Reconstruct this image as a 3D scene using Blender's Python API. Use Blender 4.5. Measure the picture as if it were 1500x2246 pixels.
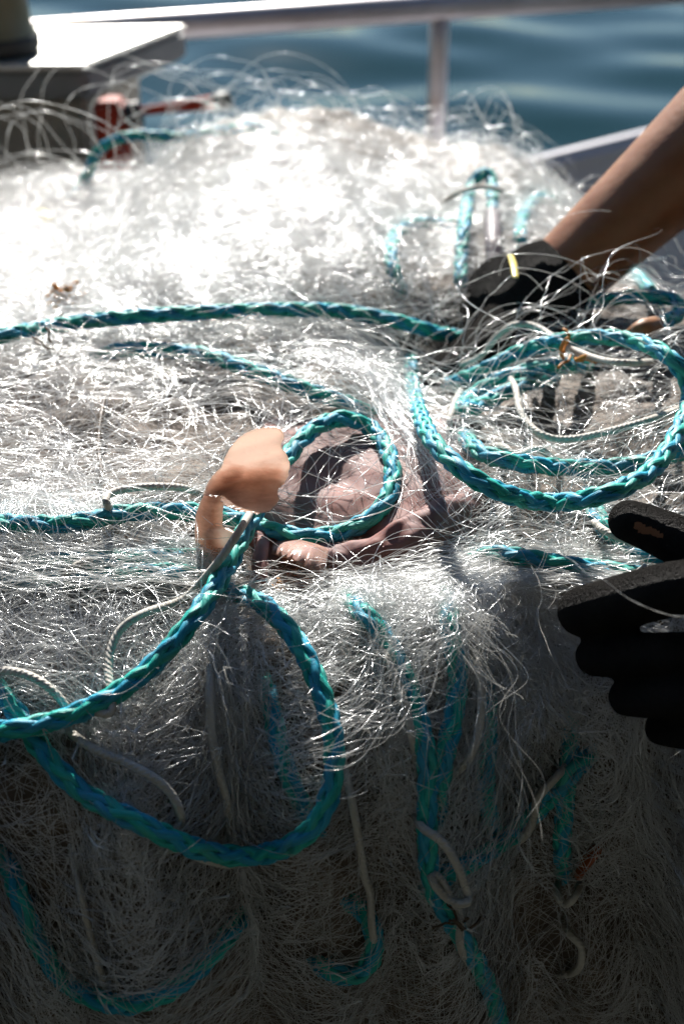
import bpy, bmesh, math, random
import numpy as np
from mathutils import Vector, Matrix, noise
from mathutils.bvhtree import BVHTree

random.seed(7)
rng = np.random.default_rng(7)
R = math.radians
scene = bpy.context.scene
for o in list(bpy.data.objects):
    bpy.data.objects.remove(o)
C = scene.collection

# ------------------------------------------------------------------ camera
H = 1.45                       # eye height above the deck
PITCH = R(32)
LENS = 50.0
cam = bpy.data.cameras.new('camera')
cam.sensor_fit = 'HORIZONTAL'; cam.sensor_width = 24.0; cam.lens = LENS
cam.clip_start = 0.02; cam.clip_end = 9000
cam.dof.use_dof = True
cam.dof.focus_distance = 0.635
cam.dof.aperture_fstop = 7.5
cam.dof.aperture_blades = 0
co = bpy.data.objects.new('camera', cam); C.objects.link(co)
co.location = (0, 0, H); co.rotation_euler = (R(90) - PITCH, 0, 0)
scene.camera = co

# ------------------------------------------------------------------ sky and sun
SUN_EL, SUN_AZ = R(33), R(-6)
world = bpy.data.worlds.new('World'); scene.world = world; world.use_nodes = True
wn = world.node_tree
sky = wn.nodes.new('ShaderNodeTexSky'); sky.sky_type = 'NISHITA'; sky.sun_disc = False
sky.sun_elevation = SUN_EL; sky.sun_rotation = SUN_AZ
sky.air_density = 1.0; sky.dust_density = 0.0; sky.ozone_density = 1.6
bg = wn.nodes['Background']; bg.inputs['Strength'].default_value = 0.05
wn.links.new(sky.outputs[0], bg.inputs[0])
sl = bpy.data.lights.new('sun', 'SUN'); sl.energy = 5.0; sl.angle = R(0.6); sl.color = (1.0, 0.95, 0.88)
so = bpy.data.objects.new('sun', sl); C.objects.link(so)
SUNV = Vector((math.sin(SUN_AZ) * math.cos(SUN_EL), math.cos(SUN_AZ) * math.cos(SUN_EL), math.sin(SUN_EL)))
so.rotation_euler = SUNV.to_track_quat('Z', 'Y').to_euler()
so.location = SUNV * 5

vs = scene.view_settings
vs.view_transform = 'Standard'; vs.look = 'None'; vs.gamma = 1.0; vs.use_curve_mapping = False
vs.exposure = 1.0
cy = scene.cycles
cy.max_bounces = 5; cy.diffuse_bounces = 3; cy.glossy_bounces = 3; cy.transmission_bounces = 4
cy.transparent_max_bounces = 10; cy.sample_clamp_indirect = 4.0; cy.caustics_reflective = False; cy.caustics_refractive = False
cy.use_denoising = True; cy.use_adaptive_sampling = True; cy.adaptive_threshold = 0.03; cy.adaptive_min_samples = 24
try:
    scene.cycles_curves.shape = 'RIBBONS'; scene.cycles_curves.subdivisions = 2
except Exception:
    pass

# ------------------------------------------------------------------ picture point -> point in the place
F = LENS / 24.0 * 1500.0
RIGHT = Vector((1, 0, 0)); FWD = Vector((0, math.cos(PITCH), -math.sin(PITCH))); UP = Vector((0, math.sin(PITCH), math.cos(PITCH)))
EYE = Vector((0, 0, H))
def ray(px, py):
    return (RIGHT * ((px - 750) / F) + UP * ((1123 - py) / F) + FWD)
def atY(px, py, y):
    d = ray(px, py); return EYE + d * (y / d.y)
def atZ(px, py, z):
    d = ray(px, py); return EYE + d * ((z - H) / d.z)

# ------------------------------------------------------------------ small helpers
def tag(o, label=None, cat=None, group=None, kind=None):
    if label: o['label'] = label
    if cat: o['category'] = cat
    if group: o['group'] = group
    if kind: o['kind'] = kind
    return o
def empty(name, loc=(0, 0, 0)):
    o = bpy.data.objects.new(name, None); C.objects.link(o); o.location = loc; o.empty_display_size = 0.05
    return o
def link(name, me, mat=None, parent=None, smooth=True):
    o = bpy.data.objects.new(name, me); C.objects.link(o)
    if mat:
        for m in (mat if isinstance(mat, (list, tuple)) else [mat]): me.materials.append(m)
    if parent:
        o.parent = parent
        o.matrix_parent_inverse = Matrix.Translation(parent.location).inverted()
    if smooth and len(me.polygons):
        me.polygons.foreach_set('use_smooth', [True] * len(me.polygons))
    return o
def mesh(name, v, f):
    me = bpy.data.meshes.new(name); me.from_pydata([tuple(p) for p in v], [], f); me.update(); return me

def catmull(pts, step):
    """dense, evenly spaced points through the control points"""
    P = np.array([list(p) for p in pts], float)
    P = np.vstack([2 * P[0] - P[1], P, 2 * P[-1] - P[-2]])
    out = []
    for i in range(1, len(P) - 2):
        p0, p1, p2, p3 = P[i - 1], P[i], P[i + 1], P[i + 2]
        t = np.linspace(0, 1, 24, endpoint=False)[:, None]
        out.append(0.5 * ((2 * p1) + (-p0 + p2) * t + (2 * p0 - 5 * p1 + 4 * p2 - p3) * t ** 2 + (-p0 + 3 * p1 - 3 * p2 + p3) * t ** 3))
    out.append(P[-2][None, :])
    D = np.vstack(out)
    for _ in range(6):
        D[1:-1] = D[1:-1] * 0.5 + (D[:-2] + D[2:]) * 0.25
    s = np.concatenate([[0], np.cumsum(np.linalg.norm(np.diff(D, axis=0), axis=1))])
    n = max(4, int(s[-1] / step) + 1)
    q = np.linspace(0, s[-1], n)
    return np.stack([np.interp(q, s, D[:, k]) for k in range(3)], 1), q
def frames(P):
    T = np.gradient(P, axis=0); T /= np.linalg.norm(T, axis=1)[:, None] + 1e-12
    N = np.zeros_like(T)
    a = np.array([0, 0, 1.0]) if abs(T[0, 2]) < 0.9 else np.array([1.0, 0, 0])
    n = a - T[0] * a.dot(T[0]); N[0] = n / np.linalg.norm(n)
    for i in range(1, len(P)):
        n = N[i - 1] - T[i] * N[i - 1].dot(T[i]); N[i] = n / (np.linalg.norm(n) + 1e-12)
    return T, N, np.cross(T, N)
def sweep(P, Nn, Bn, rn, rb, sides, vlist, flist, ulist=None, sarr=None, closed_caps=True):
    """tube along P with half-widths rn, rb in the directions Nn, Bn"""
    base = len(vlist); n = len(P)
    a = np.linspace(0, 2 * math.pi, sides, endpoint=False)
    rn = np.broadcast_to(rn, n)[:, None, None]; rb = np.broadcast_to(rb, n)[:, None, None]
    V = P[:, None, :] + np.cos(a)[None, :, None] * rn * Nn[:, None, :] + np.sin(a)[None, :, None] * rb * Bn[:, None, :]
    vlist.extend(map(tuple, V.reshape(-1, 3)))
    for i in range(n - 1):
        for k in range(sides):
            k2 = (k + 1) % sides
            flist.append((base + i * sides + k, base + i * sides + k2, base + (i + 1) * sides + k2, base + (i + 1) * sides + k))
            if ulist is not None:
                s0, s1 = sarr[i], sarr[i + 1]; v0, v1 = k / sides, (k + 1) / sides
                ulist.extend([(s0, v0), (s0, v1), (s1, v1), (s1, v0)])
    if closed_caps:
        flist.append(tuple(base + k for k in range(sides))[::-1]); flist.append(tuple(base + (n - 1) * sides + k for k in range(sides)))
        if ulist is not None:
            ulist.extend([(0, 0)] * (2 * sides))
def mesh_uv(name, v, f, uv):
    me = mesh(name, v, f)
    l = me.uv_layers.new(name='UVMap'); l.data.foreach_set('uv', np.array(uv, float).ravel()); return me

# ------------------------------------------------------------------ materials
def nodes(name):
    m = bpy.data.materials.new(name); m.use_nodes = True
    nt = m.node_tree; return m, nt, nt.nodes['Principled BSDF'], nt.links
def ramp(nt, fac, stops):
    r = nt.nodes.new('ShaderNodeValToRGB'); el = r.color_ramp.elements
    while len(el) < len(stops): el.new(0.5)
    for e, (p, c) in zip(el, stops): e.position = p; e.color = (*c, 1)
    nt.links.new(fac, r.inputs[0]); return r.outputs[0]
def noise_node(nt, scale, detail=4, rough=0.55, coord='Object', mapping=None, dist=0.0):
    tc = nt.nodes.new('ShaderNodeTexCoord'); out = tc.outputs[coord]
    if mapping:
        mp = nt.nodes.new('ShaderNodeMapping'); mp.inputs['Scale'].default_value = mapping
        nt.links.new(out, mp.inputs[0]); out = mp.outputs[0]
    n = nt.nodes.new('ShaderNodeTexNoise'); n.inputs['Scale'].default_value = scale; n.inputs['Detail'].default_value = detail
    n.inputs['Roughness'].default_value = rough; n.inputs['Distortion'].default_value = dist
    nt.links.new(out, n.inputs[0]); return n.outputs[0]
def bump(nt, h, strength, dist=0.001):
    b = nt.nodes.new('ShaderNodeBump'); b.inputs['Strength'].default_value = strength; b.inputs['Distance'].default_value = dist
    nt.links.new(h, b.inputs['Height']); return b.outputs[0]
def simple(name, stops, rough=0.5, scale=30, bstr=0.2, bdist=0.001, metal=0, spec=0.5, detail=5, coord='Object', mapping=None, sss=0, rr=0.12):
    m, nt, p, L = nodes(name)
    n = noise_node(nt, scale, detail, coord=coord, mapping=mapping)
    L.new(ramp(nt, n, stops), p.inputs['Base Color'])
    mr = nt.nodes.new('ShaderNodeMapRange'); mr.inputs['To Min'].default_value = max(0, rough - rr); mr.inputs['To Max'].default_value = min(1, rough + rr)
    L.new(n, mr.inputs[0]); L.new(mr.outputs[0], p.inputs['Roughness'])
    p.inputs['Metallic'].default_value = metal; p.inputs['Specular IOR Level'].default_value = spec
    if bstr: L.new(bump(nt, noise_node(nt, scale * 3, detail, coord=coord, mapping=mapping), bstr, bdist), p.inputs['Normal'])
    if sss:
        p.inputs['Subsurface Weight'].default_value = sss; p.inputs['Subsurface Scale'].default_value = 0.008
        p.inputs['Subsurface Radius'].default_value = (1.0, 0.4, 0.2)
    return m

def yarn(name, c0, c1, rough):
    m, nt, p, L = nodes(name)
    n = noise_node(nt, 1.0, 3, coord='UV', mapping=(90, 9, 1))
    L.new(ramp(nt, n, [(0.25, c0), (0.75, c1)]), p.inputs['Base Color'])
    L.new(bump(nt, noise_node(nt, 1.0, 2, coord='UV', mapping=(60, 22, 1)), 0.7, 0.0006), p.inputs['Normal'])
    rp = [q for q in nt.nodes if q.type == 'VALTORGB'][0]
    d = noise_node(nt, 34, 5, 0.6); fd = nt.nodes.new('ShaderNodeMapRange'); fd.inputs['From Min'].default_value = 0.50; fd.inputs['From Max'].default_value = 0.80; fd.inputs['To Max'].default_value = 0.45; L.new(d, fd.inputs[0])
    mx = nt.nodes.new('ShaderNodeMixRGB'); mx.inputs[2].default_value = (0.20, 0.26, 0.24, 1); L.new(fd.outputs[0], mx.inputs[0]); L.new(rp.outputs[0], mx.inputs[1]); L.new(mx.outputs[0], p.inputs['Base Color'])
    p.inputs['Roughness'].default_value = rough; p.inputs['Specular IOR Level'].default_value = 0.5
    return m
M = {}
M['blue'] = yarn('blue_yarn', (0.008, 0.27, 0.42), (0.02, 0.46, 0.66), 0.48)
M['green'] = yarn('green_yarn', (0.008, 0.36, 0.30), (0.02, 0.58, 0.49), 0.48)
M['teal'] = yarn('teal_core', (0.006, 0.20, 0.23), (0.01, 0.32, 0.35), 0.5)
def cordmat():
    m, nt, p, L = nodes('white_cord')
    n = noise_node(nt, 1.0, 3, coord='UV', mapping=(60, 3, 1))
    L.new(ramp(nt, n, [(0.3, (0.46, 0.42, 0.36)), (0.7, (0.68, 0.66, 0.60))]), p.inputs['Base Color'])
    tc = nt.nodes.new('ShaderNodeTexCoord'); mp = nt.nodes.new('ShaderNodeMapping')
    mp.inputs['Scale'].default_value = (420, 3, 1); mp.inputs['Rotation'].default_value = (0, 0, 0)
    L.new(tc.outputs['UV'], mp.inputs[0])
    w = nt.nodes.new('ShaderNodeTexWave'); w.wave_type = 'BANDS'; w.bands_direction = 'DIAGONAL'; w.inputs['Scale'].default_value = 0.6
    w.inputs['Distortion'].default_value = 1.0
    L.new(mp.outputs[0], w.inputs[0])
    L.new(bump(nt, w.outputs['Fac'], 0.4, 0.0006), p.inputs['Normal'])
    p.inputs['Roughness'].default_value = 0.6
    return m
M['cord'] = cordmat()

def nylon(name, base, gloss_rough, gloss, transp, transl, refr):
    """clear monofilament: sharp gloss over a milky, partly see-through thread"""
    m = bpy.data.materials.new(name); m.use_nodes = True; nt = m.node_tree; nt.nodes.clear(); L = nt.links
    out = nt.nodes.new('ShaderNodeOutputMaterial')
    df = nt.nodes.new('ShaderNodeBsdfDiffuse'); df.inputs[0].default_value = (*base, 1)
    tl = nt.nodes.new('ShaderNodeBsdfTranslucent'); tl.inputs[0].default_value = (*base, 1)
    m1 = nt.nodes.new('ShaderNodeMixShader'); m1.inputs[0].default_value = transl; L.new(df.outputs[0], m1.inputs[1]); L.new(tl.outputs[0], m1.inputs[2])
    rf = nt.nodes.new('ShaderNodeBsdfRefraction'); rf.inputs['Color'].default_value = (0.93, 0.96, 1.0, 1); rf.inputs['Roughness'].default_value = 0.5; rf.inputs['IOR'].default_value = 1.5
    m0 = nt.nodes.new('ShaderNodeMixShader'); m0.inputs[0].default_value = refr; L.new(m1.outputs[0], m0.inputs[1]); L.new(rf.outputs[0], m0.inputs[2]); m1 = m0
    tr = nt.nodes.new('ShaderNodeBsdfTransparent'); m2 = nt.nodes.new('ShaderNodeMixShader'); m2.inputs[0].default_value = transp
    L.new(m1.outputs[0], m2.inputs[1]); L.new(tr.outputs[0], m2.inputs[2])
    gl = nt.nodes.new('ShaderNodeBsdfGlossy'); gl.inputs['Roughness'].default_value = gloss_rough; gl.inputs[0].default_value = (0.95, 0.98, 1.0, 1)
    fr = nt.nodes.new('ShaderNodeFresnel'); fr.inputs[0].default_value = 1.53
    ad = nt.nodes.new('ShaderNodeMath'); ad.operation = 'MULTIPLY_ADD'; ad.inputs[1].default_value = 1.0; ad.inputs[2].default_value = gloss
    L.new(fr.outputs[0], ad.inputs[0])
    m3 = nt.nodes.new('ShaderNodeMixShader'); L.new(ad.outputs[0], m3.inputs[0]); L.new(m2.outputs[0], m3.inputs[1]); L.new(gl.outputs[0], m3.inputs[2])
    L.new(m3.outputs[0], out.inputs[0])
    return m
M['nylon'] = nylon('monofilament', (0.90, 0.885, 0.84), 0.20, 0.17, 0.46, 0.65, 0.25)
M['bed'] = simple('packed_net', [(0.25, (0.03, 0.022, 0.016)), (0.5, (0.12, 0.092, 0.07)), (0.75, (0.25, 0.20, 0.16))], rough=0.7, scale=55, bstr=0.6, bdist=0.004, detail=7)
M['galv'] = simple('worn_galvanised_steel', [(0.3, (0.34, 0.32, 0.33)), (0.6, (0.50, 0.48, 0.50)), (0.75, (0.38, 0.30, 0.25))], rough=0.42, scale=12, bstr=0.15, metal=0.5)
M['paint'] = simple('lilac_grey_paint', [(0.3, (0.54, 0.52, 0.57)), (0.7, (0.66, 0.64, 0.69))], rough=0.45, scale=6, bstr=0.1)
M['lid'] = simple('wet_grey_paint', [(0.3, (0.42, 0.42, 0.40)), (0.55, (0.55, 0.55, 0.52)), (0.8, (0.40, 0.38, 0.34))], rough=0.40, scale=14, bstr=0.25, bdist=0.002, metal=0.75, spec=0.8)
M['rim'] = simple('grey_rim_paint', [(0.3, (0.17, 0.18, 0.18)), (0.7, (0.24, 0.25, 0.25))], rough=0.5, scale=10)
M['locker'] = simple('beige_grey_paint', [(0.3, (0.30, 0.28, 0.23)), (0.7, (0.40, 0.38, 0.32))], rough=0.55, scale=8, bstr=0.1)
M['blocker'] = simple('dark_blocker_paint', [(0.3, (0.035, 0.038, 0.034)), (0.7, (0.06, 0.062, 0.056))], rough=0.6, scale=5, bstr=0.1)  # dark coat for the added walls and roof that cut skylight
M['deck'] = simple('deck_paint', [(0.3, (0.10, 0.11, 0.11)), (0.7, (0.18, 0.19, 0.18))], rough=0.5, scale=8, bstr=0.2)
M['red'] = simple('red_paint', [(0.3, (0.28, 0.035, 0.02)), (0.7, (0.42, 0.06, 0.035))], rough=0.6, scale=25, bstr=0.2, spec=0.15)
M['black'] = simple('black_plastic', [(0.3, (0.012, 0.012, 0.012)), (0.7, (0.03, 0.03, 0.03))], rough=0.5, scale=30)
M['olive'] = simple('olive_plastic', [(0.3, (0.16, 0.15, 0.09)), (0.7, (0.24, 0.23, 0.15))], rough=0.45, scale=15)
M['skin'] = simple('skin', [(0.3, (0.27, 0.105, 0.045)), (0.7, (0.33, 0.14, 0.062))], rough=0.42, scale=60, bstr=0.3, bdist=0.001, sss=0.2)
def glove_mat():
    m = bpy.data.materials.new('black_rubber_glove'); m.use_nodes = True; nt = m.node_tree; nt.nodes.clear(); L = nt.links
    out = nt.nodes.new('ShaderNodeOutputMaterial'); df = nt.nodes.new('ShaderNodeBsdfDiffuse'); gl = nt.nodes.new('ShaderNodeBsdfGlossy'); mx = nt.nodes.new('ShaderNodeMixShader')
    L.new(ramp(nt, noise_node(nt, 60, 4), [(0.3, (0.009, 0.0085, 0.008)), (0.7, (0.020, 0.018, 0.016))]), df.inputs[0])
    gl.inputs['Roughness'].default_value = 0.34; mx.inputs[0].default_value = 0.012
    b = bump(nt, noise_node(nt, 520, 4, 0.75), 1.0, 0.003); L.new(b, df.inputs['Normal']); L.new(b, gl.inputs['Normal'])
    L.new(df.outputs[0], mx.inputs[1]); L.new(gl.outputs[0], mx.inputs[2]); L.new(mx.outputs[0], out.inputs[0])
    return m
M['glove'] = glove_mat()
M['shirt'] = simple('dark_cloth', [(0.3, (0.02, 0.022, 0.028)), (0.7, (0.04, 0.042, 0.05))], rough=0.85, scale=120)
M['trousers'] = simple('oilskin', [(0.3, (0.03, 0.04, 0.03)), (0.7, (0.05, 0.06, 0.05))], rough=0.45, scale=10)
M['hair'] = simple('dark_hair', [(0.3, (0.012, 0.009, 0.007)), (0.7, (0.03, 0.022, 0.016))], rough=0.5, scale=200)
M['orange'] = simple('orange_weed', [(0.3, (0.45, 0.16, 0.02)), (0.7, (0.70, 0.32, 0.05))], rough=0.4, scale=80)
M['float'] = simple('orange_tag', [(0.3, (0.26, 0.06, 0.015)), (0.7, (0.36, 0.09, 0.02))], rough=0.45, scale=40)
M['yellow'] = simple('yellow_tie', [(0.3, (0.60, 0.47, 0.05)), (0.7, (0.75, 0.62, 0.12))], rough=0.4, scale=40)
M['wood'] = simple('brown_wood', [(0.3, (0.22, 0.09, 0.035)), (0.7, (0.38, 0.18, 0.08))], rough=0.5, scale=40, bstr=0.4)
M['tube'] = simple('grey_heatshrink', [(0.3, (0.15, 0.13, 0.14)), (0.7, (0.24, 0.21, 0.22))], rough=0.5, scale=40)
M['tub'] = simple('pale_plastic', [(0.3, (0.34, 0.36, 0.36)), (0.7, (0.46, 0.48, 0.48))], rough=0.4, scale=6)
M['weed'] = simple('brown_weed', [(0.3, (0.05, 0.03, 0.015)), (0.7, (0.12, 0.075, 0.04))], rough=0.5, scale=60)

def flesh(name, stops, transl, scale, sss, rough):
    m = simple(name, stops, rough=rough, scale=scale, bstr=0.25, bdist=0.0012, sss=sss, spec=0.6, rr=0.08)
    nt = m.node_tree; L = nt.links; p = nt.nodes['Principled BSDF']
    if transl:
        out = nt.nodes['Material Output']
        tl = nt.nodes.new('ShaderNodeBsdfTranslucent'); tl.inputs[0].default_value = (0.92, 0.64, 0.46, 1)
        mx = nt.nodes.new('ShaderNodeMixShader'); mx.inputs[0].default_value = transl
        L.new(p.outputs[0], mx.inputs[1]); L.new(tl.outputs[0], mx.inputs[2]); L.new(mx.outputs[0], out.inputs[0])
    return m
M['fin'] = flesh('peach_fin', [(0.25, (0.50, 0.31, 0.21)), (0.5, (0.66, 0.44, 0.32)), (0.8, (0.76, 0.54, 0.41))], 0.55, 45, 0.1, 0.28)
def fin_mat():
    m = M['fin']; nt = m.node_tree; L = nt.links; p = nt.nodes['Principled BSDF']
    a = nt.nodes.new('ShaderNodeAttribute'); a.attribute_name = 'tone_shade'  # flesh tone with crease shading painted in per vertex
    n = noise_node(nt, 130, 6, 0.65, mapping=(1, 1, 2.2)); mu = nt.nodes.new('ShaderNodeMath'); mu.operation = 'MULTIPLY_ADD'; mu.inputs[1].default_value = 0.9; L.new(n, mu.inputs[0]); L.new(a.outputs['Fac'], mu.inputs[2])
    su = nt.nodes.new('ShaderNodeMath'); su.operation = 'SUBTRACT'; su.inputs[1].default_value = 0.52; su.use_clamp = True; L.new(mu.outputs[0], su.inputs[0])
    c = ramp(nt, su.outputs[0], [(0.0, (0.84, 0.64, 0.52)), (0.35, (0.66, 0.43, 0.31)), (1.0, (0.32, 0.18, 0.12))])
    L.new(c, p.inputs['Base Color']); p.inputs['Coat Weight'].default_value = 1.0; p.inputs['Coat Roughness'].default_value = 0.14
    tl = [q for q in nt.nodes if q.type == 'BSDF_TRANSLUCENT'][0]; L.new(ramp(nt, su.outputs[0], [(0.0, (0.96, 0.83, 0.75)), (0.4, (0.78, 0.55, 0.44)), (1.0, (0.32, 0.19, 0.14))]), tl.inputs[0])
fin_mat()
M['flap'] = flesh('pale_skin_flap', [(0.3, (0.46, 0.27, 0.22)), (0.7, (0.62, 0.42, 0.36))], 0.25, 60, 0.1, 0.25)
M['belly'] = flesh('pink_belly', [(0.3, (0.23, 0.135, 0.12)), (0.5, (0.28, 0.175, 0.165)), (0.7, (0.28, 0.12, 0.10))], 0, 34, 0.15, 0.62)
M['belly'].node_tree.nodes['Principled BSDF'].inputs['Specular IOR Level'].default_value = 0.22

def water():
    m, nt, p, L = nodes('sea_water')
    p.inputs['Base Color'].default_value = (0.008, 0.032, 0.034, 1)
    p.inputs['Roughness'].default_value = 0.06; p.inputs['IOR'].default_value = 1.333; p.inputs['Specular IOR Level'].default_value = 0.4
    n = noise_node(nt, 2.2, 5, 0.5, mapping=(0.55, 1.3, 1))
    L.new(bump(nt, n, 0.15, 0.05), p.inputs['Normal'])
    return m
M['sea'] = water()

# ------------------------------------------------------------------ sea
def build_sea():
    def axis(lo, hi, fine, far):
        a = list(np.arange(lo, hi + 1e-6, fine)); d = fine
        l = []; x = lo
        while x > -far: d *= 1.35; x -= d; l.append(x)
        r = []; x = hi; d = fine
        while x < far: d *= 1.35; x += d; r.append(x)
        return np.array(l[::-1] + a + r)
    X = axis(-6, 8, 0.11, 4000); Y = axis(2.0, 14, 0.11, 4000)
    gx, gy = np.meshgrid(X, Y)
    z = np.zeros_like(gx)
    g = np.random.default_rng(3)
    for k in range(26):
        lam = 0.55 * (1.16 ** g.uniform(0, 11)); th = R(106) + g.normal(0, 0.36); a = 0.0046 * lam ** 0.9; ph = g.uniform(0, 6.28)
        z += a * np.sin((gx * math.cos(th) + gy * math.sin(th)) * 2 * math.pi / lam + ph + 0.6 * np.sin(gx * 0.9 + k))
    fade = 1 / (1 + (np.hypot(gx, gy) / 60) ** 2)
    z = z * fade - 0.55
    ny, nx = gx.shape
    v = np.stack([gx, gy, z], 2).reshape(-1, 3)
    f = [(j * nx + i, j * nx + i + 1, (j + 1) * nx + i + 1, (j + 1) * nx + i) for j in range(ny - 1) for i in range(nx - 1)]
    o = link('sea', mesh('sea', v, f), M['sea']); tag(o, kind='structure')
build_sea()

# ------------------------------------------------------------------ boat: deck, bulwark, rail
boat = tag(empty('fishing_boat', (0.4, 1.0, 0)), 'steel fishing boat side with grey handrail and lilac bulwark above green water', 'boat')
def box(v0, v1, bev=0.004, name='box'):
    bm = bmesh.new(); bmesh.ops.create_cube(bm, size=1)
    c = [(a + b) / 2 for a, b in zip(v0, v1)]; s = [abs(b - a) for a, b in zip(v0, v1)]
    for v in bm.verts: v.co = Vector((v.co.x * s[0] + c[0], v.co.y * s[1] + c[1], v.co.z * s[2] + c[2]))
    if bev: bmesh.ops.bevel(bm, geom=bm.edges[:], offset=bev, segments=2, affect='EDGES')
    me = bpy.data.meshes.new(name); bm.to_mesh(me); bm.free(); return me
def tube_obj(name, pts, r, mat, parent=None, sides=12, step=0.02, flat=1.0, uv=False):
    P, s = catmull(pts, step); T, N, B = frames(P)
    v, f, u = [], [], []
    rr = np.interp(s / s[-1], np.linspace(0, 1, len(r)), r) if isinstance(r, (list, tuple)) else r
    sweep(P, N, B, rr, rr * flat, sides, v, f, u, s)
    return link(name, mesh_uv(name, v, f, u), mat, parent)
G0, G1 = atZ(1180, 352, H - 0.55), atZ(1440, 287, H - 0.55)      # inner edge of the gunwale
gd = (G1 - G0).normalized(); gn = Vector((-gd.y, gd.x, 0))
def along(s, off, z): q = G0 + gd * s + gn * off; return Vector((q.x, q.y, z))
def prism(name, prof, s0, s1, mat, parent, bev=0.004):
    n = len(prof); v = [along(s0, o, z) for o, z in prof] + [along(s1, o, z) for o, z in prof]
    f = [(k, (k + 1) % n, n + (k + 1) % n, n + k) for k in range(n)] + [tuple(range(n))[::-1], tuple(range(n, 2 * n))]
    me = mesh(name, v, f); bm = bmesh.new(); bm.from_mesh(me); bmesh.ops.recalc_face_normals(bm, faces=bm.faces)
    bmesh.ops.bevel(bm, geom=bm.edges[:], offset=bev, segments=2, affect='EDGES'); bm.to_mesh(me); bm.free()
    return link(name, me, mat, parent, smooth=False)
zg = H - 0.55
prism('bulwark', [(0.012, 0.0), (0.012, zg - 0.012), (0.022, zg - 0.012), (0.14, -1.2), (0.10, -1.2)], -3.5, 3.5, M['paint'], boat)
prism('gunwale_cap', [(-0.002, zg - 0.022), (-0.002, zg), (0.026, zg), (0.026, zg - 0.022)], -3.5, 3.5, M['paint'], boat, 0.009)
prism('deck', [(-3.2, -0.05), (-3.2, 0.0), (0.010, 0.0), (0.010, -0.05)], -3.5, 3.5, M['deck'], boat, 0.002)
prism('rubbing_strip', [(-0.006, zg - 0.12), (-0.006, zg - 0.075), (0.010, zg - 0.075), (0.010, zg - 0.12)], -3.5, 3.5, M['paint'], boat, 0.005)
zr = H - 0.385
RA, RB = atZ(410, 52, zr), atZ(1250, -6, zr)
rd = (RB - RA).normalized()
tube_obj('handrail', [RA + rd * t for t in (-2.5, -1.2, 0, 1.2, 2.5)], 0.0165, M['galv'], boat, 16, 0.1)
post = atZ(965, 14, zr)
for t in (-1.02, 0.0, 1.02):
    b = post + rd * t
    tube_obj('rail_post', [(b.x, b.y, zg - 0.005), (b.x, b.y, zr)], 0.0118, M['galv'], boat, 14, 0.05)

# unseen dark walls and roof, added around the viewer to block skylight
link('blocker_wall', box((-2.6, -0.95, 0.004), (2.6, -0.85, 2.60), 0.01), M['blocker'], boat, smooth=False)
link('blocker_roof', box((-2.7, -1.9, 2.602), (2.7, 0.22, 2.68), 0.01), M['blocker'], boat, smooth=False)
link('blocker_side', box((-1.15, -0.845, 0.004), (-1.05, 0.22, 2.598), 0.01), M['blocker'], boat, smooth=False)
link('blocker_side', box((1.05, -0.845, 0.004), (1.15, 0.22, 2.598), 0.01), M['blocker'], boat, smooth=False)
# locker at the far corner
def build_locker():
    t = tag(empty('deck_locker', (-0.5, 1.4, 0)), 'beige deck locker with a wet sunlit pale lid beside the rail', 'locker')
    zt = H - 0.362
    a, b = atZ(182, 140, zt), atZ(408, 52, zt)
    A, B = Vector((a.x, a.y)), Vector((b.x, b.y))
    d = Vector((-1.0, 0.0)); back = Vector((-1.0, -0.02))
    outl = [A, B, B + Vector((-0.55, -0.03)), A + Vector((-0.75, -0.02))]
    def slab(name, out, z0, z1, mat, bev):
        # each piece lies in world space, so a re-parented piece keeps its place
        n = len(out); v = [(p.x, p.y, z0) for p in out] + [(p.x, p.y, z1) for p in out]
        f = [tuple(range(n))[::-1], tuple(range(n, 2 * n))] + [(k, (k + 1) % n, n + (k + 1) % n, n + k) for k in range(n)]
        me = mesh(name, v, f); bm = bmesh.new(); bm.from_mesh(me); bmesh.ops.recalc_face_normals(bm, faces=bm.faces)
        bmesh.ops.bevel(bm, geom=bm.edges[:], offset=bev, segments=3, affect='EDGES'); bm.to_mesh(me); bm.free()
        return link(name, me, mat, t, smooth=False)
    lid = slab('lid', outl, zt - 0.006, zt, M['lid'], 0.002)
    slab('lid_rim', [p + Vector((0.0, 0.004)) if k < 2 else p for k, p in enumerate(outl)], zt - 0.036, zt - 0.007, M['rim'], 0.004)
    rim = [c for c in t.children if c.name.startswith('lid_rim')][0]; rim.parent = lid; rim.matrix_parent_inverse = Matrix.Identity(4)
    cx = sum((p.x for p in outl)) / 4; cyy = sum((p.y for p in outl)) / 4
    ins = [A + Vector((-0.004, 0.02)), B + Vector((-0.05, -0.02)), B + Vector((-0.55, -0.05)), A + Vector((-0.74, 0.0))]
    slab('cabinet', ins, 0.004, zt - 0.038, M['locker'], 0.004)
    return zt
ZLID = build_locker()
def lathe(name, prof, seg, mat, parent, cx, cyy):
    v, f = [], []
    for r, z in prof:
        for k in range(seg):
            a = 2 * math.pi * k / seg; v.append((cx + r * math.cos(a), cyy + r * math.sin(a), z))
    for i in range(len(prof) - 1):
        for k in range(seg):
            k2 = (k + 1) % seg; f.append((i * seg + k, i * seg + k2, (i + 1) * seg + k2, (i + 1) * seg + k))
    f.append(tuple(range(seg))[::-1]); f.append(tuple((len(prof) - 1) * seg + k for k in range(seg)))
    return link(name, mesh(name, v, f), mat, parent)
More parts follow.
